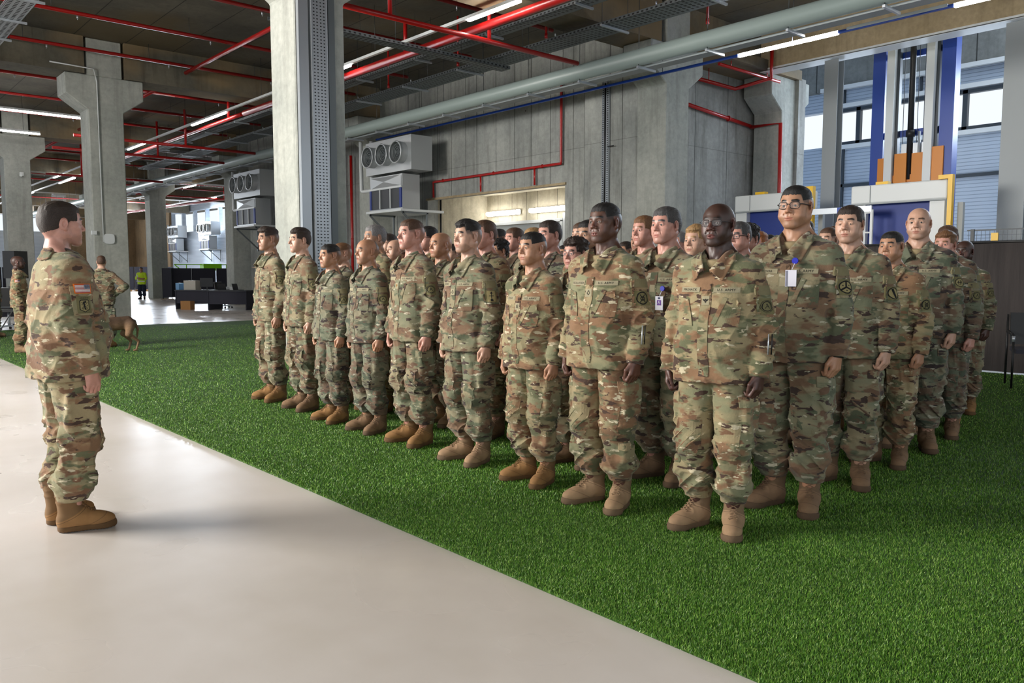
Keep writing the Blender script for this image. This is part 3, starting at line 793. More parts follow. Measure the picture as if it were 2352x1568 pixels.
# ================================================================ the hall
def concrete(name,c1,c2,seamx=None,seamy=None,stain=.5,holes=False,board=False,scale=1.0,tint=None,zseams=None):
    m,nt,b=newmat(name); N=NT(nt); g=N.n('ShaderNodeNewGeometry'); P=g.outputs['Position']
    big=N.noise(N.mapping(P,(.55,.55,.55)),1.0*scale,5,.62); fine=N.noise(P,9*scale,6,.7)
    col=N.mix(N.ramp(big,[(.35,0.),(.65,1.)]),c1,c2)
    col=N.mix(.30,col,N.ramp(fine,[(.25,(.2,.2,.2,1)),(.75,(.8,.8,.8,1))]),'OVERLAY')
    run=N.noise(N.mapping(P,(2.4,2.4,.22)),2.2,4,.6)
    col=N.mix(N.math('MULTIPLY',N.ramp(run,[(.52,0.),(.74,1.)]),stain),col,(c1[0]*.38,c1[1]*.37,c1[2]*.34,1))
    if tint: col=N.mix(N.math('MULTIPLY',N.ramp(N.noise(N.mapping(P,(.5,.5,.9)),.8,3),[(.45,0.),(.62,1.)]),.7),col,tint)
    sx=N.n('ShaderNodeSeparateXYZ'); N.l(P,sx.inputs[0])
    def seam(out,period,w,jit,dark):
        o=N.math('DIVIDE',out,period); fl=N.math('FLOOR',o); wn=N.n('ShaderNodeTexWhiteNoise'); wn.noise_dimensions='1D'; N.l(fl,wn.inputs['W'])
        pos=N.math('ADD',N.math('MULTIPLY',wn.outputs['Value'],jit),.5-jit/2)
        d=N.math('ABSOLUTE',N.math('SUBTRACT',N.math('FRACT',o),pos)); return N.math('MULTIPLY',N.math('LESS_THAN',d,w/period),dark)
    for a,spec in ((0,seamx),(1,seamy),(2,zseams)):
        if spec: col=N.mix(seam(sx.outputs[a],*spec),col,(.012,.012,.010,1))
    if board:
        o=N.math('FLOOR',N.math('DIVIDE',sx.outputs[1],1.15)); wn=N.n('ShaderNodeTexWhiteNoise'); wn.noise_dimensions='1D'; N.l(o,wn.inputs['W'])
        col=N.mix(.28,col,N.ramp(wn.outputs['Value'],[(0,(.3,.3,.3,1)),(1,(.66,.66,.66,1))]),'OVERLAY')
    if holes:
        vv=N.n('ShaderNodeTexVoronoi'); vv.inputs['Scale'].default_value=1.0; vv.inputs['Randomness'].default_value=.18
        N.l(N.mapping(P,(.8,.8,.72)),vv.inputs['Vector']); col=N.mix(N.math('MULTIPLY',N.math('LESS_THAN',vv.outputs['Distance'],.045),.75),col,(.05,.045,.04,1))
    N.l(col,b.inputs['Base Color']); b.inputs['Roughness'].default_value=.85
    N.l(N.bump(N.math('ADD',big,N.math('MULTIPLY',fine,.35)),.02,.35),b.inputs['Normal']); return m
M['conc']=concrete('column_concrete',rgb(150,154,148),rgb(178,180,172),stain=.35)
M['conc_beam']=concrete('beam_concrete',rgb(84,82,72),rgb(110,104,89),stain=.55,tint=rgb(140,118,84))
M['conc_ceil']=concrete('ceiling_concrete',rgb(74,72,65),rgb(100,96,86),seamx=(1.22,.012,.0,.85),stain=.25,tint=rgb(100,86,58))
M['conc_wall']=concrete('wall_concrete',rgb(140,143,140),rgb(170,172,166),seamy=(.72,.010,.55,.8),stain=.5,holes=True,board=True,zseams=(3.1,.008,.1,.35))
M['conc_wall_x']=concrete('side_wall_concrete',rgb(130,131,126),rgb(162,163,158),seamx=(1.6,.010,.4,.8),stain=.6,holes=True,zseams=(3.1,.008,.1,.35))
M['conc_warm']=concrete('warm_concrete',rgb(156,148,128),rgb(180,172,150),seamy=(.72,.010,.55,.8),stain=.45,holes=True)
M['conc_beige']=concrete('beige_beam_concrete',rgb(158,140,108),rgb(182,164,132),stain=.3)
M['steel']=simple('galvanised_steel',rgb(186,192,198),.34,.6); M['steel_dark']=simple('dull_steel',rgb(112,118,120),.5,.45); M['zinc']=simple('zinc_sheet',rgb(182,186,188),.36,.4)
M['duct']=simple('grey_duct_paint',rgb(150,164,160),.38); M['white_paint']=simple('white_paint',rgb(214,218,218),.42); M['grey_paint']=simple('grey_paint',rgb(150,156,158),.5)
M['red']=simple('red_enamel',rgb(168,24,22),.32); M['blue']=simple('blue_enamel',rgb(14,60,150),.38); M['navy']=simple('dark_blue_panel',rgb(18,48,130),.5)
M['dark']=simple('black_plastic',rgb(20,20,22),.45); M['darkgrey']=simple('dark_grey_plastic',rgb(52,54,58),.5); M['yellow']=simple('yellow_paint',rgb(232,184,22),.4)
M['orange']=simple('orange_paint',rgb(206,124,16),.4); M['rod']=simple('threaded_rod',rgb(70,72,72),.5,.5)
M['tube']=simple('lit_tube',rgb(255,255,255),.4,emit=(1,.97,.92,1),estr=42.)
M['glass_lit']=simple('daylit_panel',rgb(240,245,250),.3,emit=(.9,.95,1,1),estr=1.2)
M['screen_fabric']=simple('dark_screen_fabric',rgb(56,56,66),.9); M['wood']=simple('pallet_wood',rgb(166,128,84),.8); M['carton']=simple('cardboard',rgb(176,128,78),.85)
M['lime']=simple('lime_paint',rgb(140,220,20),.5); M['cladjoint']=simple('anthracite_frame',rgb(48,56,62),.45)
def clad_mat():
    m,nt,b=newmat('ribbed_cladding'); N=NT(nt); g=N.n('ShaderNodeNewGeometry'); s=N.n('ShaderNodeSeparateXYZ'); N.l(g.outputs['Position'],s.inputs[0])
    f=N.math('FRACT',N.math('MULTIPLY',s.outputs[2],9.)); r=N.ramp(f,[(0,.0),(.12,1.),(.85,1.),(1.,0.)])
    N.l(N.mix(r,rgb(128,140,156),rgb(172,184,198)),b.inputs['Base Color']); b.inputs['Roughness'].default_value=.5
    N.l(N.bump(r,.01,.6),b.inputs['Normal']); return m
M['clad']=clad_mat()
def floor_mat():
    m,nt,b=newmat('polished_concrete_floor'); N=NT(nt); g=N.n('ShaderNodeNewGeometry'); P=g.outputs['Position']
    a=N.noise(P,.55,3,.5,.2); f=N.noise(P,5,3,.5); st=N.noise(N.mapping(P,(1.6,.5,1)),1.6,3,.5,.3)
    col=N.mix(N.ramp(a,[(.35,0.),(.65,1.)]),rgb(196,189,182),rgb(212,206,202)); col=N.mix(.07,col,N.ramp(f,[(.3,(.3,.3,.3,1)),(.7,(.7,.7,.7,1))]),'OVERLAY')
    col=N.mix(N.math('MULTIPLY',N.ramp(st,[(.5,0.),(.85,1.)]),.25),col,rgb(170,160,140))
    N.l(col,b.inputs['Base Color']); N.l(N.ramp(N.noise(P,1.2,3,.5),[(.3,.24),(.7,.38)]),b.inputs['Roughness']); b.inputs['Specular IOR Level'].default_value=.55
    N.l(N.bump(N.noise(P,2,2),.01,.04),b.inputs['Normal']); return m
M['floor']=floor_mat()
def turf_base_mat():
    m,nt,b=newmat('turf_backing'); N=NT(nt); g=N.n('ShaderNodeNewGeometry'); P=g.outputs['Position']
    f=N.noise(P,120,3,.7); a=N.noise(P,1.6,4,.5)
    col=N.mix(f,rgb(18,44,8),rgb(70,116,28)); col=N.mix(.5,col,N.ramp(a,[(.3,(.38,.38,.38,1)),(.7,(.62,.62,.62,1))]),'OVERLAY')
    N.l(col,b.inputs['Base Color']); b.inputs['Roughness'].default_value=.8; N.l(N.bump(f,.02,.8),b.inputs['Normal']); return m
def blade_mat():
    m,nt,b=newmat('turf_blade'); N=NT(nt); g=N.n('ShaderNodeNewGeometry'); P=g.outputs['Position']
    col=N.ramp(g.outputs['Random Per Island'],[(0,rgb(44,88,14)),(.45,rgb(80,132,32)),(.8,rgb(120,166,56)),(1,rgb(170,196,104))])
    a=N.noise(P,1.3,4,.5); col=N.mix(.35,col,N.ramp(a,[(.3,(.38,.38,.38,1)),(.7,(.62,.62,.62,1))]),'OVERLAY')
    N.l(col,b.inputs['Base Color']); b.inputs['Roughness'].default_value=.45; return m
ORD=['nearest','second nearest','third nearest','fourth nearest','fifth nearest','sixth nearest','seventh nearest','eighth nearest','ninth nearest','tenth nearest','eleventh nearest','twelfth nearest','thirteenth nearest','fourteenth nearest','fifteenth nearest','sixteenth nearest','seventeenth nearest','eighteenth nearest','nineteenth nearest','farthest']
LEFT=['leftmost','second from left','third from left','fourth from left','fifth from left','rightmost']
def struct(o,label=None): o['kind']='structure'; return o
struct(MB().box(-12,30,-10,84.3,-.30,0).build('floor',M['floor']))
ZC=7.4
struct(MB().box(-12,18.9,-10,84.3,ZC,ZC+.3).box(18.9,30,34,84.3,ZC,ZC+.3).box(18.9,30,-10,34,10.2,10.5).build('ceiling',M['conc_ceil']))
# walls ------------------------------------------------------------
wr=MB()                                   # long concrete wall with the loading recess
wr.box(14.95,15.35,20.95,34.4,0,ZC).box(14.95,15.35,14.85,20.95,3.7,ZC).box(14.95,15.35,13.95,14.85,0,ZC).box(14.72,15.35,12.2,13.95,0,ZC)
struct(wr.build('wall_right',M['conc_wall']))
struct(MB().box(15.35,20.2,12.25,12.6,0,6.5).build('wall_side_bay',M['conc_wall_x']))
struct(MB().box(20.0,20.35,11.2,12.25,0,6.5).build('wall_side_bay_end',M['conc_wall_x']))
struct(MB().box(15.35,17.6,20.95,21.25,0,4.2).box(17.4,17.7,14.5,21.25,0,4.2).box(15.35,17.6,14.55,14.85,0,4.2).box(15.2,17.7,14.5,21.25,3.95,4.2).build('wall_recess',M['conc_warm']))
struct(MB().box(15.35,25.2,34.1,34.4,0,ZC).build('wall_return',M['conc_wall_x']))
wf=MB(); wf.box(24.9,25.2,34.4,74,0,4.9).box(24.9,25.2,34.4,74,6.6,ZC).box(24.9,25.2,34.4,58,4.9,6.6)
for y in (60.5,63.2,65.9,68.6,71.3,73.9): wf.box(24.9,25.2,y-.1,y+.1,4.9,6.6)
struct(wf.build('wall_far_right',M['clad']))
we=MB(); we.box(-12,17,84,84.3,0,5.2).box(-12,17,84,84.3,6.6,ZC)
for x in (-9,-5.6,-2.2,1.2,4.6,8.,11.4,14.8,16.9): we.box(x-.12,x+.12,84,84.3,5.2,6.6)
struct(we.build('wall_far_end',M['clad']))
struct(MB().box(17,25.2,83.7,84.3,0,ZC).box(24.7,25.2,74,83.7,0,ZC).build('wall_brown_core',concrete('brown_concrete',rgb(124,104,78),rgb(150,126,94),seamx=(2.2,.02,.3,.7),seamy=(2.2,.02,.3,.7),stain=.4)))
# machine bay: cladding wall, window band, concrete band
wc=MB(); wc.box(27,27.3,-10,16.5,0,5.75).box(27,27.3,-10,16.5,6.95,7.6); struct(wc.build('wall_bay_back',M['clad']))
struct(MB().box(26.75,27.3,-10,16.5,7.6,10.2).build('wall_bay_band',concrete('band_concrete',rgb(120,122,118),rgb(140,142,138),seamy=(2.6,.02,.2,.8),stain=.3)))
struct(MB().box(20.35,27.3,16.5,16.8,0,10.2).box(20.2,20.5,12.25,16.8,0,10.2).build('wall_bay_side',M['clad']))
struct(MB().box(18.9,19.2,12.6,34,ZC,10.2).box(18.9,19.1,-10,12.6,ZC,10.2).build('wall_bay_upstand',M['conc_wall']))
pitch=1.105; y=14.0; k=0
while y>-9.5:
    k+=1; f=MB(); y0,y1=y-pitch,y
    f.box(26.93,27.1,y1-.07,y1+.0,5.75,6.95).box(26.93,27.1,y0,y0+.07,5.75,6.95).box(26.93,27.1,y0,y1,5.75,5.85).box(26.93,27.1,y0,y1,6.84,6.95)
    struct(f.build('window_%d'%k,M['cladjoint'])); y-=pitch
struct(MB().box(26.85,27,-10,14.1,5.60,5.74).box(26.85,27,-10,14.1,6.98,7.12).box(26.6,26.75,-10,14.1,7.55,7.68).build('trim_1',M['white_paint']))
tj=MB(); tj.box(26.9,27,-10,14.1,4.32,4.42)
for yy in (13.4,10.9,8.0,5.1,2.2): tj.box(26.9,27,yy-.05,yy+.05,0,5.6); tj.box(26.9,27,yy-.03,yy+.03,7.1,7.6)
struct(tj.build('trim_2',M['cladjoint']))
# -------- columns with flared heads
def column(x0,y0,label,w=.85,d=.82,mat='conc'):
    fl=.52; x1=x0+w
    poly=[(x0,0),(x1,0),(x1,5.58),(x1+fl,5.95),(x1+fl,6.46),(x0-fl,6.46),(x0-fl,5.95),(x0,5.58)]
    m=MB(); m.prism(poly,'y',y0,y0+d); m.box(x0,x1,y0,y0+d,6.46,ZC-.01)
    o=m.build('concrete_column',M[mat]); md=o.modifiers.new('b','BEVEL'); md.width=.02; md.segments=1; md.limit_method='ANGLE'
    return tag(o,label,'column',group=None)
colB=column(5.76,11.48,'tall grey concrete column with galvanised cable trays, nearest the camera in the middle')
colA=column(5.76,23.0,'grey-green concrete column with flared head behind the saluting-side officer and the dog')
colA['label']='grey-green concrete column with flared head, just behind the brown dog'
column(5.76,34.6,'cream concrete column with a small camera, at the left edge of the hall')
column(5.76,46.2,'far concrete column behind the cream column at the left'); column(5.76,57.6,'farthest concrete column of the left row')
column(14.62,11.38,'pale concrete column with flared head against the long wall, right of the recess')
column(14.25,23.1,'concrete column behind the large air handling unit')
column(14.25,34.62,'concrete column beside the second air handling unit and the office desks')
column(14.35,45.95,'concrete column beside the worker in the yellow vest'); column(14.35,57.5,'distant concrete column behind the row of dark screens')
column(19.35,11.30,'concrete column at the corner of the machine bay, above the tall bespectacled soldier',w=.85)
# -------- beams
for i,y in enumerate((-.1,11.48,23.0,34.6,46.2,57.6,69.2,80.6)):
    m=MB()
    xs=[-12,5.70,6.67,14.5 if i!=0 else 14.2,15.5,18.85 if i<3 else 24.8]
    for a,b in ((xs[0],xs[1]),(xs[2],xs[3]),(xs[4],xs[5])): m.box(a,b,y-.05,y+.87,6.47,ZC-.005)
    if i==1: m.box(15.5,20.1,y-.3,y+1.1,6.455,6.7)
    if i==0: m.box(5.7,6.67,y-.05,y+.87,6.47,ZC-.005)
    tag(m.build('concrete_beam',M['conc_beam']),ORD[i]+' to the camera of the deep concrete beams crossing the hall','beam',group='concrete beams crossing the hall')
tag(MB().box(18.45,18.88,-10,11.4,6.46,ZC+.25).build('edge_beam',M['conc_beige']),'long beige concrete beam above the blue lift posts','beam')
tag(MB().box(18.42,18.44,-10,11.4,6.44,6.50).box(18.42,18.9,-10,11.4,6.43,6.455).build('beam_flashing',M['white_paint']),'thin white edge strip under the long beige beam','flashing')
def steel_column(y0,y1,lab):
    e=empty('steel_column',(18.6,y0,0),label=lab,cat='column')
    MB().box(-.02,.0,0,y1-y0,0,6.42).box(.26,.28,0,y1-y0,0,6.42).box(.0,.26,(y1-y0)/2-.01,(y1-y0)/2+.01,0,6.42).build('flange',M['grey_paint'],e)
    MB().box(-.08,.34,-.06,y1-y0+.06,0,.03).build('base_plate',M['grey_paint'],e)
steel_column(9.42,9.76,'grey steel column left of the blue lift, beside the window strip')
steel_column(5.42,5.90,'grey steel column right of the blue lift, under the beige beam')
# -------- recess: lamps, door, conduit
def recess_lamp(y0,y1,lab):
    e=empty('wall_lamp',(17.3,(y0+y1)/2,3.33),label=lab,cat='lamp',group=None)
    l=(y1-y0)/2; MB().prism([(-.0,-.07),(-.12,-.05),(-.14,.02),(-.10,.07),(.0,.07)],'y',-l,l).build('diffuser',M['tube_soft'],e)
    MB().box(.0,.05,-l*.98,l*.98,-.06,.08).build('housing',M['white_paint'],e)
M['tube_soft']=simple('lamp_diffuser',rgb(255,255,255),.4,emit=(1,.98,.96,1),estr=18.)
recess_lamp(19.2,20.75,'left lit wall lamp inside the concrete recess'); recess_lamp(17.15,18.65,'right lit wall lamp inside the concrete recess')
d=empty('sectional_door',(17.36,18.9,0),label='ribbed grey sectional door on the back wall of the recess',cat='door')
m=MB(); 
for i in range(7): m.box(-.04,.0,-1.5,1.5,i*.42+.01,i*.42+.41)
m.build('door_panel',M['grey_paint'],d); MB().box(-.06,.02,-1.6,-1.5,0,2.98).box(-.06,.02,1.5,1.6,0,2.98).box(-.06,.02,-1.6,1.6,2.95,3.05).build('frame',M['white_paint'],d)
tag(MB().box(17.33,17.38,15.0,17.3,0,3.2).build('wall_panel',M['white_paint']),'bright white wall panel beside the sectional door','panel')
tag(MB().tube([(15.42,20.9,0),(15.42,20.9,3.9)],.03).build('conduit',M['dark']),'dark vertical conduit at the left edge of the recess','conduit')
tag(MB().box(14.90,14.96,14.80,20.98,3.66,3.72).build('lintel_trim',M['conc_beige']),'pale edge strip along the top of the recess opening','trim')
# -------- red wall pipes
m=MB(); m.tube([(14.85,14.9,6.2),(14.85,14.9,5.97),(14.85,14.9,4.25),(14.85,14.9,4.2),(14.85,15.0,4.2),(14.85,20.5,4.2),(14.85,20.5,3.72)],.035,8)
for y in (18.18,15.9): m.tube([(14.85,y,4.2),(14.85,y,3.73)],.028,8); 
for y in (20.0,17.6,15.6): m.ring((14.85,y,4.2),(0,1,0),.045,.012,12,5)
tag(m.build('sprinkler_pipe',M['red']),'red sprinkler pipe bent along the wall above the recess','pipe')
tag(MB().tube([(14.6,25.8,0),(14.6,25.8,5.6)],.13,16).ring((14.6,25.8,2.6),(0,0,1),.135,.02).ring((14.6,25.8,4.2),(0,0,1),.135,.02).build('riser_pipe',M['red']),'thick red vertical riser pipe on the wall right of the tray column','pipe')
tag(MB().tube([(14.7,25.2,0),(14.7,25.2,5.5)],.05,12).ring((14.7,25.2,2.6),(0,0,1),.055,.012).ring((14.7,25.2,4.2),(0,0,1),.055,.012).build('riser_pipe',M['red']),'thin red vertical riser pipe beside the thick one','pipe')
tag(MB().tube([(15.6,12.15,5.55),(19.9,12.15,5.25),(19.9,12.15,5.25)],.05,8).tube([(19.25,12.15,5.27),(19.22,11.25,5.25),(19.22,11.2,0.02)],.05,8).ring((18.2,12.15,5.37),(1,0,0),.06,.015).build('sprinkler_pipe',M['red']),'red pipe descending at the corner of the machine bay','pipe')
tag(MB().tube([(18.3,11.0,6.9),(18.3,11.0,6.2),(18.25,12.0,6.1),(16.3,12.1,6.15)],.05,8).cyl((17.2,12.07,6.1),(17.2,12.07,6.5),.012,n=6).cyl((16.6,12.1,6.1),(16.6,12.1,6.5),.012,n=6).build('sprinkler_pipe',M['red']),'red pipe dropping beside the left end of the beige beam','pipe')
tag(MB().tube([(16.5,11.3,6.3),(19.2,11.3,6.3)],.04,8).cyl((17.0,11.3,6.3),(17.0,11.3,6.5),.012,n=6).cyl((18.6,11.3,6.3),(18.6,11.3,6.5),.012,n=6).build('sprinkler_pipe',M['red']),'short red pipe under the beam soffit right of the pale column','pipe')
c=empty('first_aid_cabinet',(14.945,24.6,1.62),label='white first aid cabinet with a red cross on the wall',cat='cabinet')
MB().box(-.2,.0,-.45,.45,-.26,.26).build('box',M['white_paint'],c); MB().box(-.215,-.2,.02,.28,-.045,.045).box(-.215,-.2,.105,.195,-.13,.13).build('red_cross',M['red'],c); MB().box(-.22,-.0,-.12,-.06,-.27,.27).build('strap',M['darkgrey'],c)
# -------- vertical cable tray on the wall block, and on the near column
def vtray(x,y,z0,z1,w,lab,n=60):
    m=MB(); m.box(x-.06,x-.052,y-w/2,y+w/2,z0,z1); m.box(x-.06,x,y-w/2-.004,y-w/2,z0,z1).box(x-.06,x,y+w/2,y+w/2+.004,z0,z1)
    return m
e=empty('cable_tray',(14.70,13.2,2.4),label='vertical perforated cable tray on the wall left of the pale column',cat='cable tray')
m=MB(); m.box(-.05,-.042,-.10,.10,0,3.6).box(-.06,.0,-.104,-.10,0,3.6).box(-.06,0,.10,.104,0,3.6).build('tray',M['steel'],e)
m=MB(); 
for i in range(72): m.box(-.062,-.051,-.085,-.06,.03+i*.05,.055+i*.05).box(-.062,-.051,.06,.085,.03+i*.05,.055+i*.05)
tag(m.build('perforation',M['dark'],e),kind='stuff'); MB().tube([(-.07,.0,0),(-.07,0,3.5)],.018).build('cable',M['dark'],e); MB().tube([(-.07,-.1,2.0),(-.07,-.28,2.0)],.012).build('cable',M['dark'],e)
e=empty('cable_tray',(6.12,11.46,0.2),label='tall galvanised cable tray up the camera side of the nearest column',cat='cable tray')
MB().box(-.13,.13,-.085,-.08,0,6.2).box(-.135,-.13,-.10,.0,0,6.2).box(.13,.135,-.10,.0,0,6.2).build('tray',M['steel'],e)
m=MB()
for i in range(124):
    for x in (-.085,-.03,.03,.085): m.box(x-.012,x+.012,-.088,-.0845,.02+i*.05,.035+i*.05)
tag(m.build('perforation',M['dark'],e),kind='stuff')
e2=empty('cable_trunking',(5.86,11.46,.2),label='closed steel trunking left of the perforated tray on the nearest column',cat='trunking')
MB().box(-.07,.09,-.06,.0,0,6.2).build('trunk',M['steel'],e2); MB().box(-.075,-.07,-.075,.0,0,6.2).build('edge',M['steel'],e2)
tag(MB().box(6.29,6.40,11.40,11.475,.2,6.4).build('cable_trunking',M['steel_dark']),'narrow dull trunking right of the perforated tray on the nearest column','trunking')
tag(MB().tube([(5.98,22.96,2.2),(5.98,22.96,6.3),(5.9,22.9,6.6),(4.9,22.9,6.62)],.018,6).build('conduit',M['white_paint']),'thin pale conduit running up the column behind the dog','conduit')
e=empty('wireless_access_point',(6.12,22.98,2.28),label='rounded white wireless access point on the column behind the dog',cat='access point')
m=MB(); m.prism([(.13*math.copysign(abs(math.cos(t))**.5,math.cos(t)),.13*math.copysign(abs(math.sin(t))**.5,math.sin(t))) for t in np.linspace(0,2*math.pi,25)[:-1]],'y',-.04,.0); m.build('shell',M['white_paint'],e); MB().box(-.42,-.30,-.05,0,.10,.20).build('socket_box',M['white_paint'],e)
tag(MB().cyl((6.3,34.58,5.0),(6.25,34.4,4.98),.05).box(6.24,6.36,34.5,34.6,4.97,5.1).build('security_camera',M['white_paint']),'small white security camera on the cream column','camera')
# -------- ducts, rails and trays that run down the hall (Y direction)
e=empty('air_duct',(13.1,0,5.78),label='long round grey duct hanging along the right side of the hall',cat='duct')
MB().cyl((0,-9,0),(0,72,0),.165,n=20).build('duct_pipe',M['duct'],e)
MB().box(.14,.42,-9,72,-.19,-.15).build('side_tray',M['grey_paint'],e)
for i,y in enumerate(np.arange(-7.4,70,1.66)):
    MB().box(-.10,.48,y-.022,y+.022,-.235,-.19).build('strut',M['steel'],e)
    MB().cyl((-.06,y,-.2),(-.06,y,1.6),.007,n=5).build('hanger_rod',M['rod'],e)
e=empty('light_rail',(14.0,0,5.62),label='long blue and white light rail hanging in front of the right wall',cat='light rail')
MB().box(-.025,.025,-9,22.4,-.02,.03).build('rail',M['blue'],e)
for a,b in ((9.14,7.12),(5.2,3.6),(-1,-3)): MB().box(-.03,.03,min(a,b),max(a,b),-.03,.03).build('lit_tube',M['tube'],e)
MB().box(-.04,.04,5.3,6.95,.0,.05).build('white_trunking',M['white_paint'],e)
for y in (20,17,14,11,8,5,2): MB().cyl((0,y,.03),(0,y,1.75),.006,n=5).build('hanger_rod',M['rod'],e)
def light_line(x,z,y0,y1,tubes,lab,dx=0,step=6.,r=.03):
    e=empty('light_line',(x,0,z),label=lab,cat='light line')
    MB().box(-.035,.035,y0,y1,.0,.06).build('trunking',M['white_paint'],e)
    for a,b in tubes: MB().box(-.032,.032,a,b,-.045,-.002).build('lit_tube',M['tube'],e)
    y=y0+1
    while y<y1: MB().cyl((0,y,.06),(0,y,ZC-z),.006,n=5).build('hanger_rod',M['rod'],e); y+=step
    return e
light_line(10.0,6.30,-9,66,[(11.1,12.6),(17.1,17.75),(24.6,27.4),(32.1,34.4),(37.6,38.2),(45,47),(53,55.4)],'long white light line beside the thick red pipe')
tag(MB().tube([(10.35,-9,6.22),(10.35,24.0,6.22)],.085,16).build('main_pipe',M['red']),'thick red sprinkler main lit by the tube lamps','pipe')
tag(MB().tube([(10.35,24.2,6.22),(10.35,24.9,6.22),(10.35,41,6.18)],.06,14).build('main_pipe',M['red']),'slimmer continuation of the red main beyond the nearest column','pipe')
light_line(10.6,6.2,42,66,[(45.4,48.6),(55,58)],'distant light line behind the cream column')
light_line(16.4,6.2,38,66,[(44.7,46.5)],'distant light line left of the office desks')
light_line(19.9,6.2,38,72,[(50.8,53.3),(58.4,61.6)],'distant light line near the far windows')
def x_light(x0,x1,y,z,lab):
    e=empty('light_line',((x0+x1)/2,y,z),label=lab,cat='light line'); l=(x1-x0)/2
    MB().box(-l,l,-.035,.035,0,.06).build('trunking',M['white_paint'],e); MB().box(-l,l,-.03,.03,-.05,-.002).build('lit_tube',M['tube'],e)
    for s in (-.8,.8): MB().cyl((s*l,0,.06),(s*l,0,ZC-z),.006,n=5).build('hanger_rod',M['rod'],e)
x_light(1.5,6.78,27.9,6.2,'upper lit tube at the left edge of the hall'); x_light(1.5,6.45,32.0,6.2,'lower lit tube at the left edge of the hall')
x_light(-6,-1,14,6.2,'tube lamp above the white floor left of the camera')
def tray_y(x,z,y0,y1,w,lab,mat='steel_dark',strut=1.9,side=.07):
    e=empty('cable_tray',(x,0,z),label=lab,cat='cable tray')
    MB().box(-w/2,w/2,y0,y1,0,.006).box(-w/2,-w/2+.006,y0,y1,0,side).box(w/2-.006,w/2,y0,y1,0,side).build('tray',M[mat],e)
    m=MB(); n=0; y=y0
    while y<y1 and n<900:
        for k in range(int(w/.11)): 
            xx=-w/2+.055+k*.11; m.box(xx-.03,xx+.03,y,y+.045,-.003,-.001)
        m.box(-w/2-.002,-w/2,y,y+.05,.02,.05); y+=.11; n+=1
    tag(m.build('perforation',M['dark'],e),kind='stuff')
    y=y0+.5
    while y<y1:
        MB().box(-w/2-.1,w/2+.1,y-.02,y+.02,-.045,-.004).build('strut',M['steel'],e)
        for s in (-1,1): MB().cyl((s*(w/2+.07),y,-.04),(s*(w/2+.07),y,ZC-z),.006,n=5).build('hanger_rod',M['rod'],e)
        y+=strut
tray_y(11.25,6.38,-8,40,.30,'narrow perforated cable tray right of the thick red main',strut=2.6)
tray_y(12.35,6.22,-8,40,.62,'wide perforated cable tray beside the round grey duct',strut=2.3)
tray_y(3.35,6.4,4,30,.45,'cable tray crossing the top left corner',mat='steel',strut=1.6)
e=empty('cable_tray',(10.2,14.25,6.02),label='perforated tray crossing from the nearest column toward the duct',cat='cable tray')
MB().box(-3.5,2.2,-.15,.15,0,.006).box(-3.5,2.2,-.15,-.144,0,.07).box(-3.5,2.2,.144,.15,0,.07).build('tray',M['steel_dark'],e)
m=MB(); 
for i in range(50):
    x=-3.45+i*.113
    for y in (-.1,0,.1): m.box(x,x+.05,y-.03,y+.03,-.003,-.001)
    m.box(x,x+.05,-.153,-.150,.02,.05)
tag(m.build('perforation',M['dark'],e),kind='stuff')
for x in (-2.5,-.8,.9): MB().cyl((x,.0,0),(x,.0,1.25),.006,n=5).build('hanger_rod',M['rod'],e)
# -------- red sprinkler branches under the slab (X direction)
proto=None
for bi,y in enumerate((4.9,7.85,10.8,13.75,16.8,19.7,22.65,26.6,29.65,32.8,35.9,38.9,42,45,49,52,55,60,64,68)):
    x1=13.4 if y<34 else 23.
    e=empty('branch_pipe',(0,y,7.0),label=ORD[bi]+' to the camera of the red branch pipes under the ceiling slab',cat='pipe',group='red sprinkler branch pipes')
    MB().cyl((3.0 if y<12 else -9,0,0),(x1,0,0),.045,n=10).build('pipe',M['red'],e)
    x=4.3
    while x<x1:
        MB().cyl((x,0,.0),(x,0,.4),.006,n=5).build('hanger_rod',M['rod'],e)
        MB().cyl((x+.5,0,-.05),(x+.5,0,-.11),.02,n=8).cyl((x+.5,0,-.11),(x+.5,0,-.14),.008,n=6).build('sprinkler_head',M['steel'],e); x+=2.9
for y,x0,x1,z,lab in ((12.45,6.7,12.9,5.92,'red pipe crossing in front of the light line, right of the nearest column'),(28.6,6.7,12.7,5.75,'low red cross pipe behind the nearest column'),(31.5,6.7,12.7,5.7,'second low red cross pipe behind the nearest column'),
    (39.,8,12.8,5.6,'third low red cross pipe, seen far behind the column'),(51,14.4,23,6.1,'red cross pipe far above the worker in the vest')):
    m=MB(); m.cyl((x0,y,z),(x1,y,z),.05,n=10)
    m.cyl((x0+1.4,y,z),(x0+1.4,y,ZC-.005),.04,n=8).cyl((x1-2.5,y,z),(x1-2.5,y,7.0),.04,n=8)
    tag(m.build('cross_pipe',M['red']),lab,'pipe')
tag(MB().cyl((8.2,12.6,6.85),(8.2,22.8,6.85),.055,n=10).build('feed_pipe',M['red']),'red feed pipe running down the hall from the near column to the left','pipe')
for i,(a,b) in enumerate(((24.0,34.4),(35.6,46),(47.3,57.4))): tag(MB().cyl((8.25,a,6.85),(8.25,b,6.85),.055,n=10).build('feed_pipe',M['red']),('red feed pipe just beyond the column behind the dog','red feed pipe above the cream column','red feed pipe in the farthest bay at left')[i],'pipe')
tag(MB().cyl((20.5,38,5.9),(17.5,62,5.7),.07,n=10).cyl((19.9,43,5.86),(19.9,43,ZC-.01),.012,n=6).cyl((18.3,56,5.76),(18.3,56,ZC-.01),.012,n=6).build('feed_pipe',M['red']),'far red feed pipe slanting behind the distant columns','pipe')
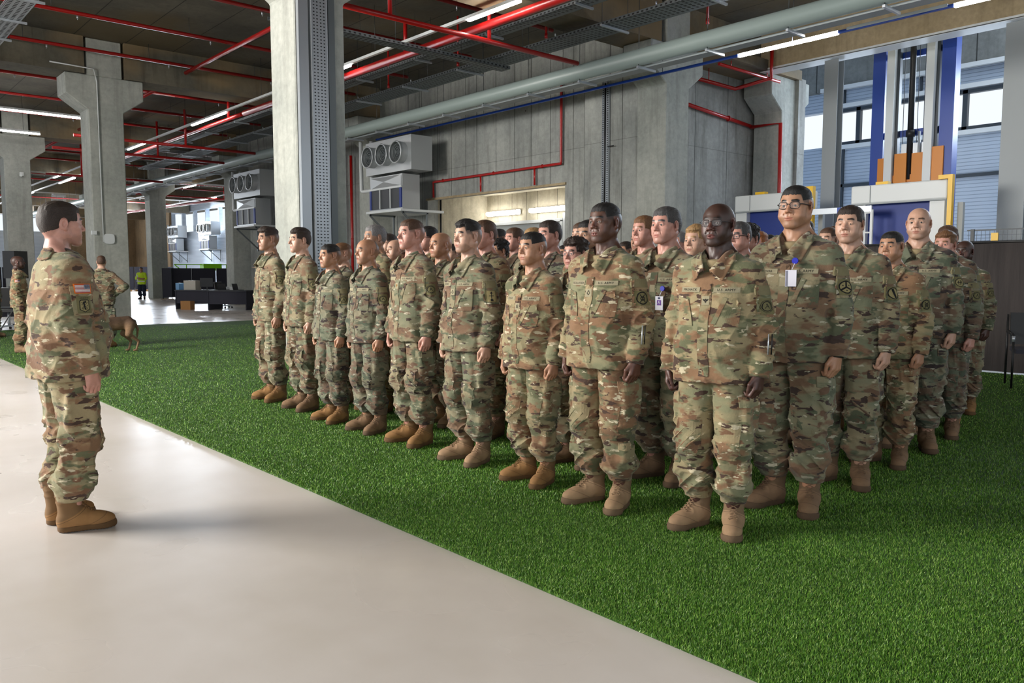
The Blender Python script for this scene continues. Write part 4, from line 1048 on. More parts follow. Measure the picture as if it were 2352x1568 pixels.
for di,y in enumerate((15.3,18.6,21.4,25.2,29)):
    tag(MB().cyl((10.35,y,6.25),(10.35,y,7.0),.045,n=10).build('drop_pipe',M['red']),ORD[di]+' of the short vertical red pipes joining the main to the branches','pipe',group='short vertical red pipes on the main')
for di,(x,y) in enumerate(((11.9,12.4),(11.9,15.4),(11.9,18.4),(13.6,9.6))):
    tag(MB().cyl((x,y,ZC-.003),(x,y,6.35),.025,n=8).cyl((x,y,6.35),(x,y,6.25),.035,n=8).build('drop_sprinkler',M['red']),ORD[di]+' red sprinkler drop between the two long cable trays' if di<3 else 'lone red sprinkler drop beside the round duct near the tube lamp','sprinkler',group='sprinkler drops between the trays')
# -------- air handling units
def ahu(x,y,lab,pipes=True):
    e=empty('air_handling_unit',(x,y,0),label=lab,cat='air handling unit')
    MB().box(0,.75,-1.25,1.25,4.40,5.40).build('plenum_box',M['zinc'],e)
    for yy in (-.78,.0,.78):
        f=MB(); f.cyl((0,yy,4.92),(-.24,yy,4.92),.31,n=24,cap=False); f.ring((-.24,yy,4.92),(1,0,0),.31,.022,24,6).build('nozzle',M['zinc'],e)
        q=MB(); 
        for r in (.24,.17,.10,.04): q.ring((-.16,yy,4.92),(1,0,0),r,.015,20,5)
        q.cyl((-.06,yy,4.92),(-.05,yy,4.92),.30,n=20); q.build('louvre',M['steel_dark'],e)
    MB().box(.04,.66,-.72,1.08,3.30,4.33).build('body',M['zinc'],e)
    P=MB(); k=[(.03,-.66,3.98),(.03,1.02,3.98),(.03,1.02,4.30),(.03,-.66,4.30)]; P.v=k+[(-.05,.18,4.14)]; P.f=[(0,4,1),(1,4,2),(2,4,3),(3,4,0)]; P.sm=[False]*4; P.build('stamped_panel',M['zinc'],e)
    g=MB(); g.box(.015,.04,-.68,1.04,3.34,3.92); g.build('filter_grille',M['darkgrey'],e)
    MB().box(-.0,.04,-.70,-.60,3.34,3.92).box(-.0,.04,.96,1.06,3.34,3.92).build('side_panel',M['navy'],e)
    MB().box(-.015,.02,-.13,-.10,3.34,3.92).box(-.015,.02,.45,.48,3.34,3.92).box(-.02,.03,-.72,1.08,3.92,3.98).build('divider',M['white_paint'],e)
    MB().box(-.08,(1.5 if x<20 else 1.0),-.80,1.15,3.22,3.29).build('shelf',M['white_paint'],e)
    for yy in (-.75,1.08): MB().bar((.0,yy,3.2),(.9,yy,2.4),.05).bar((.9,yy,3.2),(.9,yy,2.3),.05).bar((0,yy,3.19),(.95,yy,3.19),.05).build('bracket',M['steel_dark'],e)
    if pipes:
        p=empty('insulated_pipe',(x,y,0),label='pale insulated pipes looping beside the '+lab.split(',')[0],cat='pipe')
        MB().tube([(.5,1.1,3.45),(.5,1.65,3.45),(.5,1.72,3.5),(.5,1.75,5.6)],.06,10).build('supply_pipe',M['white_paint'],p)
        MB().tube([(.3,1.1,4.0),(.3,1.95,4.0),(.3,2.02,4.05),(.3,2.05,5.6)],.06,10).build('return_pipe',M['white_paint'],p)
ahu(13.45,20.9,'large air handling unit with three round nozzles, above the formation')
ahu(13.45,31.2,'second air handling unit left of the nearest column, above the first soldiers')
ahu(23.9,63.5,'far air handling unit below the bright windows, above the lime machine'); ahu(23.9,70.8,'farthest air handling unit, left of the one below the bright windows')
tag(MB().box(14.1,14.94,29.2,29.6,3.6,4.4).build('control_box',M['grey_paint']),'grey control box right of the second air handling unit','control box')
# ================================================================ machine bay on the right
e=empty('blue_lift',(20.,8.3,0),label='tall blue and grey lift tower behind the white machine hoods',cat='lift')
for y in (.72,-.86): MB().box(-.15,.15,y-.15,y+.15,0,9.6).build('blue_post',M['blue'],e)
for y in (.40,-.50): MB().box(-.25,-.10,y-.09,y+.09,0,9.6).build('grey_post',M['white_paint'],e); 
for y in (.28,-.62): MB().box(-.12,.02,y-.04,y+.04,0,9.6).build('guide_rail',M['cladjoint'],e)
MB().cyl((-.1,-.05,3.6),(-.1,-.05,9.6),.07,n=12).cyl((-.1,-.05,4.6),(-.1,-.05,4.75),.10,n=12).build('piston',M['dark'],e)
for z in (4.72,6.55): MB().box(.0,.12,-.80,.70,z-.07,z+.07).build('cross_bar',M['blue'],e)
for y,z0,z1 in ((.52,3.4,4.15),(.12,3.4,4.22),(-.28,3.4,4.2),(-.70,3.4,4.3)): MB().box(-.2,-.05,y-.14,y+.14,z0,z1).build('orange_carriage',M['orange'],e)
MB().box(-.15,-.05,-.8,.6,3.55,3.72).build('carriage_beam',M['orange'],e)
MB().box(-.1,.05,-.4,.15,4.2,4.45).cyl((-.15,-.28,3.5),(-.15,-.28,4.7),.03).build('chain_hoist',M['steel'],e)
for y in (.15,.02,-.18,-.32): MB().cyl((-.05,y,4.2),(-.05,y,9.6),.008,n=5).build('lift_cable',M['rod'],e)
def hood(y0,y1,lab):
    e=empty('machine_station',(17.,(y0+y1)/2,0),label=lab,cat='machine'); h=(y1-y0)/2
    m=MB(); m.box(-.25,.12,-h,h,2.82,3.20); o=m.build('hood',M['white_paint'],e); b=o.modifiers.new('b','BEVEL'); b.width=.03; b.segments=2
    MB().box(-.27,-.245,h-.42,h-.41,2.84,3.18).box(-.262,-.25,-h+.01,h-.01,2.80,2.83).build('hood_seam',M['grey_paint'],e)
    MB().box(-.05,.02,-h+.34,h-.30,.0,2.82).build('blue_shutter',M['navy'],e)
    MB().prism([(h-.30,2.82),(h,2.82),(h-.05,2.2),(h-.18,.0),(h-.30,.0)],'x',-.2,.1).build('side_cheek',M['white_paint'],e)
    MB().box(-.2,.1,-h+.06,-h+.34,0,2.82).build('side_post',M['white_paint'],e)
    MB().box(-.30,-.18,-h-.10,-h-.02,2.1,3.28).box(-.30,-.05,-h-.02,-h+.16,3.20,3.28).build('yellow_guard',M['yellow'],e)
    MB().box(-.3,-.18,-h-.10,-h-.02,.6,1.9).build('yellow_post',M['yellow'],e)
    MB().box(-.1,.05,h-.7,h-.45,3.2,3.27).build('yellow_marker',M['yellow'],e)
    MB().box(-.1,.0,-h-.24,-h-.14,.2,2.75).build('cable_channel',M['grey_paint'],e)
hood(9.05,10.95,'left machine station with white hood and blue shutter, behind the bespectacled soldier')
hood(6.20,8.12,'right machine station with white hood and blue shutter, behind the bald soldier')
e=empty('aluminium_frame',(16.3,8.6,0),label='aluminium profile frame with braces between the two machine hoods',cat='frame')
MB().bar((0,.9,2.68),(0,-1.15,2.68),.06,.12).build('top_beam',M['steel'],e)
for y in (.75,-.9,-1.15): MB().bar((0,y,0),(0,y,2.66),.05).build('post',M['white_paint'],e)
MB().bar((0,-1.15,2.6),(0,-.9,2.6),.03).bar((0,-1.15,2.2),(0,-.9,2.2),.03).bar((0,-1.15,1.8),(0,-.9,1.8),.03).bar((0,-1.02,1.2),(0,-1.02,2.6),.02).build('ladder_infill',M['white_paint'],e)
MB().bar((0,.75,2.1),(0,.35,2.6),.05).bar((0,-.9,2.1),(0,-.45,2.6),.05).bar((0,.75,1.7),(0,.2,2.6),.03).build('brace',M['white_paint'],e)
MB().box(-.05,.05,-.52,-.44,2.6,2.74).build('corner_bracket',M['blue'],e)
e=empty('signal_tower',(16.2,8.0,0.0),label='red and green signal light beside the aluminium frame',cat='signal light')
MB().cyl((0,0,0),(0,0,1.8),.02).build('stem',M['dark'],e); MB().cyl((0,0,1.8),(0,0,1.92),.035).build('green_lamp',simple('green_lens',rgb(20,150,110),.3),e); MB().cyl((0,0,1.92),(0,0,2.04),.035).build('red_lamp',M['red'],e)
# mesh fence behind, fabric screen in front
e=empty('mesh_fence',(17.0,1.,0),label='dark wire mesh fence above and behind the fabric screen',cat='fence')
m=MB()
for z in (2.2,1.9,1.6): m.box(-.006,.006,-6,4.9,z-.012,z+.012)
for y in np.arange(-6,4.9,.075): m.box(-.003,.003,y-.003,y+.003,.1,2.2)
for z in np.arange(.2,2.2,.10): m.box(-.003,.003,-6,4.9,z-.003,z+.003)
tag(m.build('wire_mesh',M['cladjoint'],e),kind='stuff')
for y in (-5,-2.4,.2,2.8,4.8): MB().box(-.03,.03,y-.03,y+.03,0,2.22).build('post',M['cladjoint'],e)
MB().box(-.03,.01,4.35,4.47,1.72,2.14).build('yellow_tag',M['yellow'],e)
def fabric_mat():
    m,nt,b=newmat('black_privacy_fabric'); N=NT(nt); g=N.n('ShaderNodeNewGeometry'); P=g.outputs['Position']
    N.l(N.mix(N.noise(N.mapping(P,(1,5,.6)),2,4),rgb(44,40,40),rgb(72,66,64)),b.inputs['Base Color']); b.inputs['Roughness'].default_value=.9
    N.l(N.bump(N.noise(N.mapping(P,(1,6,.5)),3,3),.05,.5),b.inputs['Normal']); return m
e=empty('fabric_fence',(12.25,3.,0),label='dark privacy fabric fence behind the right end of the formation',cat='fence')
xs=np.linspace(-9,6.4,320); V=[];Q=[]
for i,y in enumerate(xs):
    w=.018*math.sin(y*7)+.012*math.sin(y*17+1); V+=[(w,y,.03),(w*.6,y,.9),(w*.3,y,1.79),(w+.012,y,.03),(w*.6+.012,y,.9),(w*.3+.012,y,1.79)]
for i in range(len(xs)-1):
    a=i*6; b=a+6
    for j in (0,1): Q.append((a+j,b+j,b+j+1,a+j+1)); Q.append((a+3+j,a+4+j,b+4+j,b+3+j))
    Q.append((a+2,b+2,b+5,a+5))
put('fabric',mesh_from('fabric',V,Q,True),fabric_mat(),e)
MB().tube([(0.0,-9,1.8),(0,6.4,1.8)],.018,8).build('top_rail',M['dark'],e)
for y in (-8.5,-6,-3.5,-1,1.5,4.,6.3): MB().cyl((.04,y,0),(.04,y,1.8),.02,n=8).build('post',M['dark'],e)
# ================================================================ far screens, office corner, left group furniture
def screen(x,y,w,lab,rz=0,h=1.66,tall=False,grp=None):
    e=empty('partition_screen',(x,y,0),rz,lab,'partition',grp)
    MB().box(-w/2+.02,w/2-.02,-.02,.02,.10,h).build('panel',M['screen_fabric'],e)
    MB().box(-w/2,-w/2+.02,-.03,.03,.02,h).box(w/2-.02,w/2,-.03,.03,.02,h).build('frame',M['dark'],e)
    MB().box(-w/2+.02,-w/2+.08,-.2,.2,.0,.03).box(w/2-.08,w/2-.02,-.2,.2,.0,.03).build('foot',M['carton'],e)
x=14.2+1.05
G='dark partition screens across the far hall'
for i in range(6): screen(x+i*1.34,44.4+.06*(i%2),1.3,LEFT[i]+' of the dark partition screens behind the office desks',grp=G)
screen(14.55,44.2,.55,'short angled end panel at the left end of the far partition row',rz=-.9)
for i in range(4): screen(17.3+i*1.5,66.9,1.46,LEFT[i]+' of the distant partitions behind the worker in yellow',h=1.9,grp='distant partitions behind the worker')
for i in range(3): screen(6.6+i*1.5-2.0,43.,1.46,LEFT[i]+' of the dark partitions at the left edge of the hall',grp='partitions at the left edge')
for i in range(2):
    e=empty('pallet',(18.2+i*1.7,65.6,0),label=('left','right')[i]+' wooden pallet on the floor before the distant partitions',cat='pallet',group='pallets before the distant partitions')
    m=MB(); 
    for k in range(5): m.box(-.6+k*.27,-.42+k*.27,-.4,.4,.11,.13)
    m.build('deck',M['wood'],e); m=MB()
    for k in (-.35,0,.35): m.box(-.6,.66,k-.04,k+.04,0,.11)
    m.build('stringer',M['wood'],e)
e=empty('lime_machine',(18.6,48.5,0),label='lime green machine frame standing behind the far partitions',cat='machine')
MB().box(-.6,.5,-.3,.3,1.55,1.95).build('cab',M['lime'],e); MB().bar((-2.2,0,1.9),(-.6,0,1.9),.05).bar((-2.2,0,1.9),(-1.6,0,1.4),.05).bar((.5,0,1.9),(3.,0,1.95),.05).bar((.9,0,0),(.9,0,1.9),.05).bar((2.2,0,0),(2.2,0,1.9),.05).bar((-1.5,0,0),(-1.5,0,1.9),.05).build('boom',M['lime'],e)
def desk(x,y,rz,lab):
    e=empty('office_desk',(x,y,0),rz,lab,'desk')
    MB().box(-.8,.8,-.38,.38,.70,.74).build('desk_top',M['darkgrey'],e); MB().box(-.76,.76,-.34,-.32,.22,.70).build('modesty_panel',M['screen_fabric'],e)
    for s in (-1,1): MB().box(s*.77-.02,s*.77+.02,-.36,.36,0,.70).build('leg_panel',M['screen_fabric'],e)
desk(11.55,31.5,-.9,'left dark office desk with a printer and monitor'); desk(12.2,29.9,-.9,'right dark office desk with open laptops')
def office_chair(x,y,rz,lab,grp=None):
    e=empty('office_chair',(x,y,0),rz,lab,'chair',grp)
    MB().box(-.24,.24,-.24,.24,.44,.50).build('seat',M['dark'],e)
    m=MB(); m.prism([(.22,.56),(.25,.56),(.31,1.02),(.28,1.02)],'x',-.23,.23); m.build('backrest',M['dark'],e)
    MB().tube([(-.24,.24,.56),(-.24,.30,1.03),(.24,.30,1.03),(.24,.24,.56),(-.24,.24,.56)],.014,6).build('back_frame',M['steel'],e)
    for s in (-1,1): MB().tube([(s*.27,.1,.47),(s*.29,.12,.68),(s*.29,-.14,.68)],.016,6).build('armrest',M['steel'],e)
    MB().cyl((0,0,.1),(0,0,.44),.03).build('gas_column',M['steel'],e)
    m=MB(); 
    for k in range(5):
        a=k*2*math.pi/5; m.bar((0,0,.10),(.28*math.cos(a),.28*math.sin(a),.07),.035); 
    m.build('star_base',M['steel'],e)
    for k in range(5):
        a=k*2*math.pi/5; MB().cyl((.28*math.cos(a)-.02,.28*math.sin(a),.03),(.28*math.cos(a)+.02,.28*math.sin(a),.03),.03,n=10).build('caster',M['dark'],e)
office_chair(13.1,28.6,1.2,'black office chair at the right of the desks behind the first soldier')
office_chair(12.6,31.6,.6,'black office chair tucked behind the office desks')
office_chair(3.75,22.9,2.6,'black office chair with chrome frame at the left edge of the picture')
office_chair(4.35,24.2,.4,'black office chair half hidden behind the dark-skinned officer at left')
desk(3.9,25.2,.3,'dark desk at the left edge behind the office chair')
e=empty('printer',(11.40,31.75,.74),-.9,'beige box printer on the left office desk','printer'); MB().box(-.25,.25,-.2,.2,0,.36).build('body',simple('beige_plastic',rgb(196,190,176),.5),e); MB().box(-.3,-.25,-.12,.12,.06,.3).build('tray',M['white_paint'],e)
tag(MB().box(-.12,.12,-.12,.12,0,.26).build('water_dispenser',simple('pale_blue_box',rgb(110,160,206),.4),None,(11.05,32.1,.74),.2),'pale blue box at the left end of the office desks','box')
e=empty('monitor',(11.75,31.2,.74),-.9,'dark computer monitor on the left office desk','monitor'); MB().box(-.27,.27,-.02,.02,.12,.46).build('display',M['dark'],e); MB().box(-.03,.03,.02,.04,0,.2).box(-.12,.12,-.08,.1,0,.015).build('stand',M['dark'],e)
for i,(x,y,rz) in enumerate(((12.0,30.15,-.9),(12.35,29.6,-1.4))):
    e=empty('laptop',(x,y,.74),rz,('left' if i==0 else 'right')+' open black laptop on the right office desk','laptop'); MB().box(-.17,.17,-.12,.12,0,.02).build('keyboard_base',M['dark'],e)
    m=MB(); m.prism([(-.12,.02),(-.135,.02),(-.19,.25),(-.175,.25)],'x',-.17,.17); m.build('lid',M['dark'],e)
tag(MB().box(-.2,.2,-.15,.15,0,.33).build('cardboard_box',M['carton'],None,(10.98,31.15,0),-.9),'brown cardboard box under the left office desk','box')
e=empty('storage_tray',(12.3,30.35,.741),-.9,'translucent white storage tray on the office desks','tray'); MB().box(-.32,.32,-.2,.2,0,.01).box(-.32,-.31,-.2,.2,0,.12).box(.31,.32,-.2,.2,0,.12).box(-.32,.32,-.2,-.19,0,.12).box(-.32,.32,.19,.2,0,.12).build('tray_body',M['white_paint'],e)
e=empty('loudspeaker',(3.62,21.0,.013),.6,'black loudspeaker on a tripod at the left, behind the officers','loudspeaker')
MB().box(-.18,.18,-.16,.16,1.25,1.86).build('cabinet',M['dark'],e); MB().cyl((0,0,.3),(0,0,1.25),.02).build('pole',M['dark'],e)
for k in range(3): a=k*2.094; MB().bar((0,0,.7),(.42*math.cos(a),.42*math.sin(a),.0),.02).build('leg',M['dark'],e)
# chair at right edge
e=empty('visitor_chair',(10.95,2.98,.012),-1.15,label='black visitor chair with chrome armrest at the right edge, before the fabric fence',cat='chair')
MB().box(-.24,.24,-.24,.24,.42,.47).build('seat',M['screen_fabric'],e); m=MB(); m.prism([(.22,.50),(.25,.50),(.33,.88),(.30,.88)],'x',-.24,.24); m.build('backrest',M['dark'],e)
for s in (-1,1):
    for yy in (-.25,.27): MB().tube([(s*.27,yy,0),(s*.27,yy,.64 if yy<0 else .86)],.013,6).build('leg',M['dark'],e)
    MB().tube([(s*.27,-.25,.63),(s*.27,.25,.66)],.018,6).build('armrest',M['dark'],e); MB().cyl((s*.27,-.25,.56),(s*.27,-.25,.63),.018,n=8).build('chrome_cap',M['steel'],e)
# ================================================================ artificial turf
tag(MB().box(2.33,5.75,-9,22.5,0,.012).box(6.62,12.2,-9,22.5,0,.012).box(5.75,6.62,-9,11.47,0,.012).box(5.75,6.62,12.31,22.5,0,.012).build('turf_backing',turf_base_mat()),'green artificial turf carpet laid on the hall floor','turf',kind='stuff')
def blades(n,sample,h0,w0,seed):
    r=np.random.RandomState(seed); P=sample(r,n); n=len(P)
    a=r.rand(n)*2*math.pi; lean=r.rand(n)*.75+.1; d=r.rand(n)*2*math.pi; h=h0*(.7+.6*r.rand(n)); w=w0*(.7+.6*r.rand(n))
    V=np.zeros((n,3,3),np.float32)
    V[:,0,0]=P[:,0]-np.cos(a)*w; V[:,0,1]=P[:,1]-np.sin(a)*w; V[:,1,0]=P[:,0]+np.cos(a)*w; V[:,1,1]=P[:,1]+np.sin(a)*w
    V[:,2,0]=P[:,0]+np.cos(d)*h*np.sin(lean); V[:,2,1]=P[:,1]+np.sin(d)*h*np.sin(lean); V[:,:2,2]=.010; V[:,2,2]=.010+h*np.cos(lean)
    return V.reshape(-1,3)
Vb=[]
for sd,nn,h0,w0,(lo,hi) in ((1,780000,.0145,.0015,(2.2,4.6)),(2,540000,.016,.0023,(4.6,9.)),(3,400000,.018,.0032,(9.,22.5))):
    def smp(r,n,lo=lo,hi=hi):
        az=math.radians(42.0)+(r.rand(n)-.5)*math.radians(92); R=lo*(hi/lo)**r.rand(n)
        P=np.stack([np.cos(az)*R,np.sin(az)*R],1); k=(P[:,0]>2.315)&(P[:,0]<12.2)&(P[:,1]<22.52)&~((P[:,0]>5.74)&(P[:,0]<6.63)&(P[:,1]>11.46)&(P[:,1]<12.32)); return P[k]
    Vb.append(blades(nn,smp,h0,w0,sd))
Vb=np.concatenate(Vb); me=mesh_np('turf_blades',Vb,np.arange(len(Vb),dtype=np.int32).reshape(-1,3),smooth=False)
tag(put('turf_blades',me,blade_mat()),'short dense green blades of the artificial turf','turf',kind='stuff')
# ================================================================ people
M['eye_white']=simple('eye_white',rgb(158,148,140),.6); M['iris']=simple('iris',rgb(46,34,26),.5); M['pupil']=simple('pupil',rgb(6,6,6),.4)
M['camo']=camo_mat('camouflage_cloth',.96,0); M['camo_tan']=camo_mat('camouflage_cloth_tan',1.03,4); M['camo_green']=camo_mat('camouflage_cloth_green',.88,-3)
M['skin']=skin_mat(); M['hair']=hair_mat(); M['suede']=objcol_mat('suede',.92,300); M['boot']=objcol_mat('boot_suede',.92,300,boot=True); M['patch']=objcol_mat('patch_cloth',.95,500)
M['ink']=simple('black_thread',rgb(16,15,14),.9); M['lens']=None
def lens_mat():
    m,nt,b=newmat('clear_lens'); b.inputs['Base Color'].default_value=(.9,.95,1,1); b.inputs['Roughness'].default_value=.03
    b.inputs['Alpha'].default_value=.06; b.inputs['Specular IOR Level'].default_value=.25; return m
M['lens']=lens_mat()
HEADS=dict(
    plain={}, lean=dict(jaw=-.004,nose=.004,chin=.003), full=dict(full=.007,jaw=.003,neck=.006), strong=dict(jaw=.004,brow=.002,chin=.004),
    broad=dict(nw=.0045,lip=.0022,brow=.001,full=.003,browd=.9), asian=dict(full=.004,nose=-.004,eye=.62,nw=.001), closed=dict(eye=0.,jaw=.002,full=.003),
    bald=dict(scalp=0.,jaw=.003,full=.003,neck=.004,brow=.001), bald_dark=dict(scalp=0.,nw=.005,lip=.003,mouth=1,brow=.002,full=.002,browd=.6), recede=dict(recede=.06,brow=.002,jaw=.001),
    recede2=dict(recede=.035,full=.006,neck=.006), mous=dict(moustache=1,jaw=.002))
_B={}
def body(k):
    if k not in _B: _B[k]=body_mesh('person',HEADS[k])
    return _B[k]
CL=dict(a=(1.0,1,0.),b=(.95,2,0.),c=(1.03,3,.03),d=(1.0,4,.0),e=(1.03,6,.015),f=(1.17,8,.045))
KIT={}
def rect_q(pts): return pts
def pk(me,inf,mat,col=None,name=None): return dict(me=me,inf=inf,mat=mat,col=col,name=name)
TAPE=rgb(150,142,116)
for k,(g,sd,bl) in CL.items():
    j=jacket_mesh('jacket',girth=g,seed=sd,belly=bl); cl=Cloth(j); t=trousers_mesh('trousers',girth=g,seed=sd)
    K=dict(jacket=j,trousers=t,collar=collar_mesh(cl),cl=cl,tc=Cloth(t))
    X=A3(1,0,0); Z=A3(0,0,1); Yv=A3(0,1,0)
    K['placket']=decal(cl,A3(0,-.45,1.115),X,Z,.055,.50,.0022,'placket',3,26)
    K['army']=decal(cl,A3(.100,-.45,1.318),A3(1,.0,0),Z,.128,.026,.002,'service_tape',14,2)
    K['name']=decal(cl,A3(-.100,-.45,1.318),A3(1,.0,0),Z,.120,.026,.002,'name_tape',14,2)
    K['rank']=decal(cl,A3(0,-.45,1.262),X,Z,.042,.046,.004,'rank_tab',3,3)
    K['pocket_l']=decal(cl,A3(.112,-.45,1.205),X,Z,.13,.15,.0045,'chest_pocket',12,12,quad=[(-.052,-.075),(.062,-.075),(.062,.078),(-.012,.062)])
    K['pocket_r']=decal(cl,A3(-.112,-.45,1.205),X,Z,.13,.15,.0045,'chest_pocket',12,12,quad=[(-.062,-.075),(.052,-.075),(.012,.062),(-.062,.078)])
    K['flap_l']=decal(cl,A3(.075,-.45,1.215),X,Z,.02,.15,.0075,'pocket_flap',3,12,quad=[(-.030,-.070),(-.008,-.074),(.040,.060),(.018,.068)])
    n=norm(A3(1.,-.10,0.)); U=norm(np.cross(Z,n))
    K['arm_pocket']=decal(cl,A3(.36,-.015,1.255)+n*.1,U,Z,.118,.150,.0045,'sleeve_pocket',12,14)
    K['velcro']=decal(cl,A3(.352,-.015,1.318)+n*.1,U,Z,.090,.048,.0075,'velcro_panel',8,5)
    K['unit']=decal(cl,A3(.36,-.015,1.235)+n*.1,U,Z,.072,.082,.0075,'unit_patch',10,10)
    n2=norm(A3(-1.,-.10,0.)); U2=norm(np.cross(Z,n2))
    K['flag']=decal(cl,A3(-.352,-.005,1.318)+n2*.1,U2,Z,.088,.050,.0060,'flag_patch',10,6)
    K['unit_r']=decal(cl,A3(-.36,-.005,1.235)+n2*.1,U2,Z,.080,.090,.0060,'unit_patch',10,10)
    K['arm_pocket_r']=decal(cl,A3(-.36,-.005,1.255)+n2*.1,U2,Z,.118,.150,.0045,'sleeve_pocket',12,14)
    # trouser pocket flaps on the outer side
    tc=K['tc']; K['cargo']={}
    for s in (1,-1):
        nn=norm(A3(s*.9,-.45,0)); UU=norm(np.cross(Z,nn))
        K['cargo'][s]=(decal(tc,A3(s*.20,-.02,.735)+nn*.12,UU,Z,.135,.055,.005,'cargo_flap',10,4),decal(tc,A3(s*.17,-.02,.385)+nn*.12,UU,Z,.075,.040,.004,'calf_flap',6,4),
                       decal(tc,A3(s*.11,-.3,.52),X,Z,.15,.20,.003,'knee_patch',12,14))
    KIT[k]=K
SHIRT=shirt_mesh(); EYE=eye_mesh(); HAIR={k:hair_mesh(k) for k in ('short','quiff','part','tall','fade','curly','crop')}
BOOT={s:boot_meshes(s=s) for s in (1,-1)}; GL={'thin':glasses_mesh(.0011),'thick':glasses_mesh(.0019,.0245,.0180)}; LENS=lens_mesh()
BELT=None
def tone(c): return (c[0],c[1],c[2],1.)
SK=dict(light=rgb(190,150,128),pink=rgb(190,140,124),tan=rgb(172,128,100),olive=rgb(160,122,98),brown=rgb(120,84,64),dark=rgb(86,58,46),deep=rgb(64,43,36))
HC_=dict(black=rgb(22,19,18),dark=rgb(44,32,25),brown=rgb(78,54,38),lightbrown=rgb(112,78,50),ginger=rgb(150,90,48),blond=rgb(158,124,82),grey=rgb(118,116,116),darkgrey=rgb(70,68,68))
BT=[rgb(158,128,98),rgb(146,108,66),rgb(130,102,76),rgb(164,134,102),rgb(122,96,70)]
def clr(o,c): o.color=c; return o
def person(X,Y,H,head,hair,skin,hc,cl,lab,rz=-90.,w=1.0,camo='camo',boot=0,glasses=None,name=None,rank=None,unit=None,detail=1,stub=.25,group=None,z=.014,fade=1.,shirt=rgb(146,130,98),tapetext=True,yaw=0):
    K=KIT[cl]
    r=put('person',body(head),M['skin'],None,(X,Y,z),math.radians(rz)); s=H/1.80; r.scale=(s*w,s*w,s); r.color=SK[skin]
    r['hair_tone']=list(HC_[hc][:3])+[1.]; r['stubble']=float(stub); r['fade']=1.0
    tag(r,lab,'person',group)
    J=put('jacket',K['jacket'],None,r); put('collar',K['collar'],None,J); T=put('trousers',K['trousers'],None,r)
    for o in (J,T,J.children[0]):
        o.data=o.data if len(o.data.materials) else o.data
        if len(o.data.materials)==0: o.data.materials.append(M['camo'])
        o.material_slots[0].link='OBJECT'; o.material_slots[0].material=M[camo]
    def pc(me,name,par,mat=None,col=None):
        o=put(name,me,None,par)
        if len(me.materials)==0: me.materials.append(M['camo'])
        if mat is not None: o.material_slots[0].link='OBJECT'; o.material_slots[0].material=mat
        if col is not None: o.color=col
        return o
    clr(pc(SHIRT,'undershirt',r,M['patch']),shirt)
    for e in (1,-1): put('eye',EYE,None,r,HC+A3(e*.0315,-.0762,-.0052))
    if hair: clr(pc(HAIR[hair],'hair',r,M['hair']),HC_[hc])
    for e in (1,-1):
        b=pc(BOOT[e][0],'boot',r,M['boot']); b.color=BT[boot]; q=pc(BOOT[e][1],'sole',b,M['suede']); q.color=tuple(c*.42 for c in BT[boot][:3])+(1,)
        q=pc(BOOT[e][2],'laces',b,M['suede']); q.color=tuple(c*.72 for c in BT[boot][:3])+(1,)
    if glasses:
        g=pc(GL[glasses],'glasses',r,M['dark']); pc(LENS,'lenses',g,M['lens'])
    if detail>=1:
        for kk in ('placket','pocket_l','pocket_r','flap_l','arm_pocket'): pc(K[kk][0],K[kk][0].name.split('.')[0],J,M[camo])
        clr(pc(K['velcro'][0],'velcro_panel',J,M['patch']),rgb(122,114,84))
        for e in (1,-1):
            for q in K['cargo'][e]: pc(q[0],q[0].name.split('.')[0],T,M[camo])
    t=clr(pc(K['army'][0],'service_tape',J,M['patch']),TAPE); 
    if 'army_text' not in K:
        o=lettering(K['army'][1],'U.S. ARMY',.0185,M['ink'],t); K['army_text']=o.data
    else: put('lettering',K['army_text'],M['ink'],t)
    if detail>=1:
        t=clr(pc(K['name'][0],'name_tape',J,M['patch']),TAPE)
        if name:
            wd=max(v[0] for v in text2d(name,1.)[0])*2*.0175; lettering(K['name'][1],name,.0175,M['ink'],t,sx=min(1.,.106/wd))
        t=clr(pc(K['rank'][0],'rank_tab',J,M['patch']),TAPE)
        if rank: emblem(K['rank'][1],rank,t)
    if unit:
        t=clr(pc(K['unit'][0],'unit_patch',J,M['patch']),rgb(112,106,72)); emblem(K['unit'][1],unit,t)
    return r
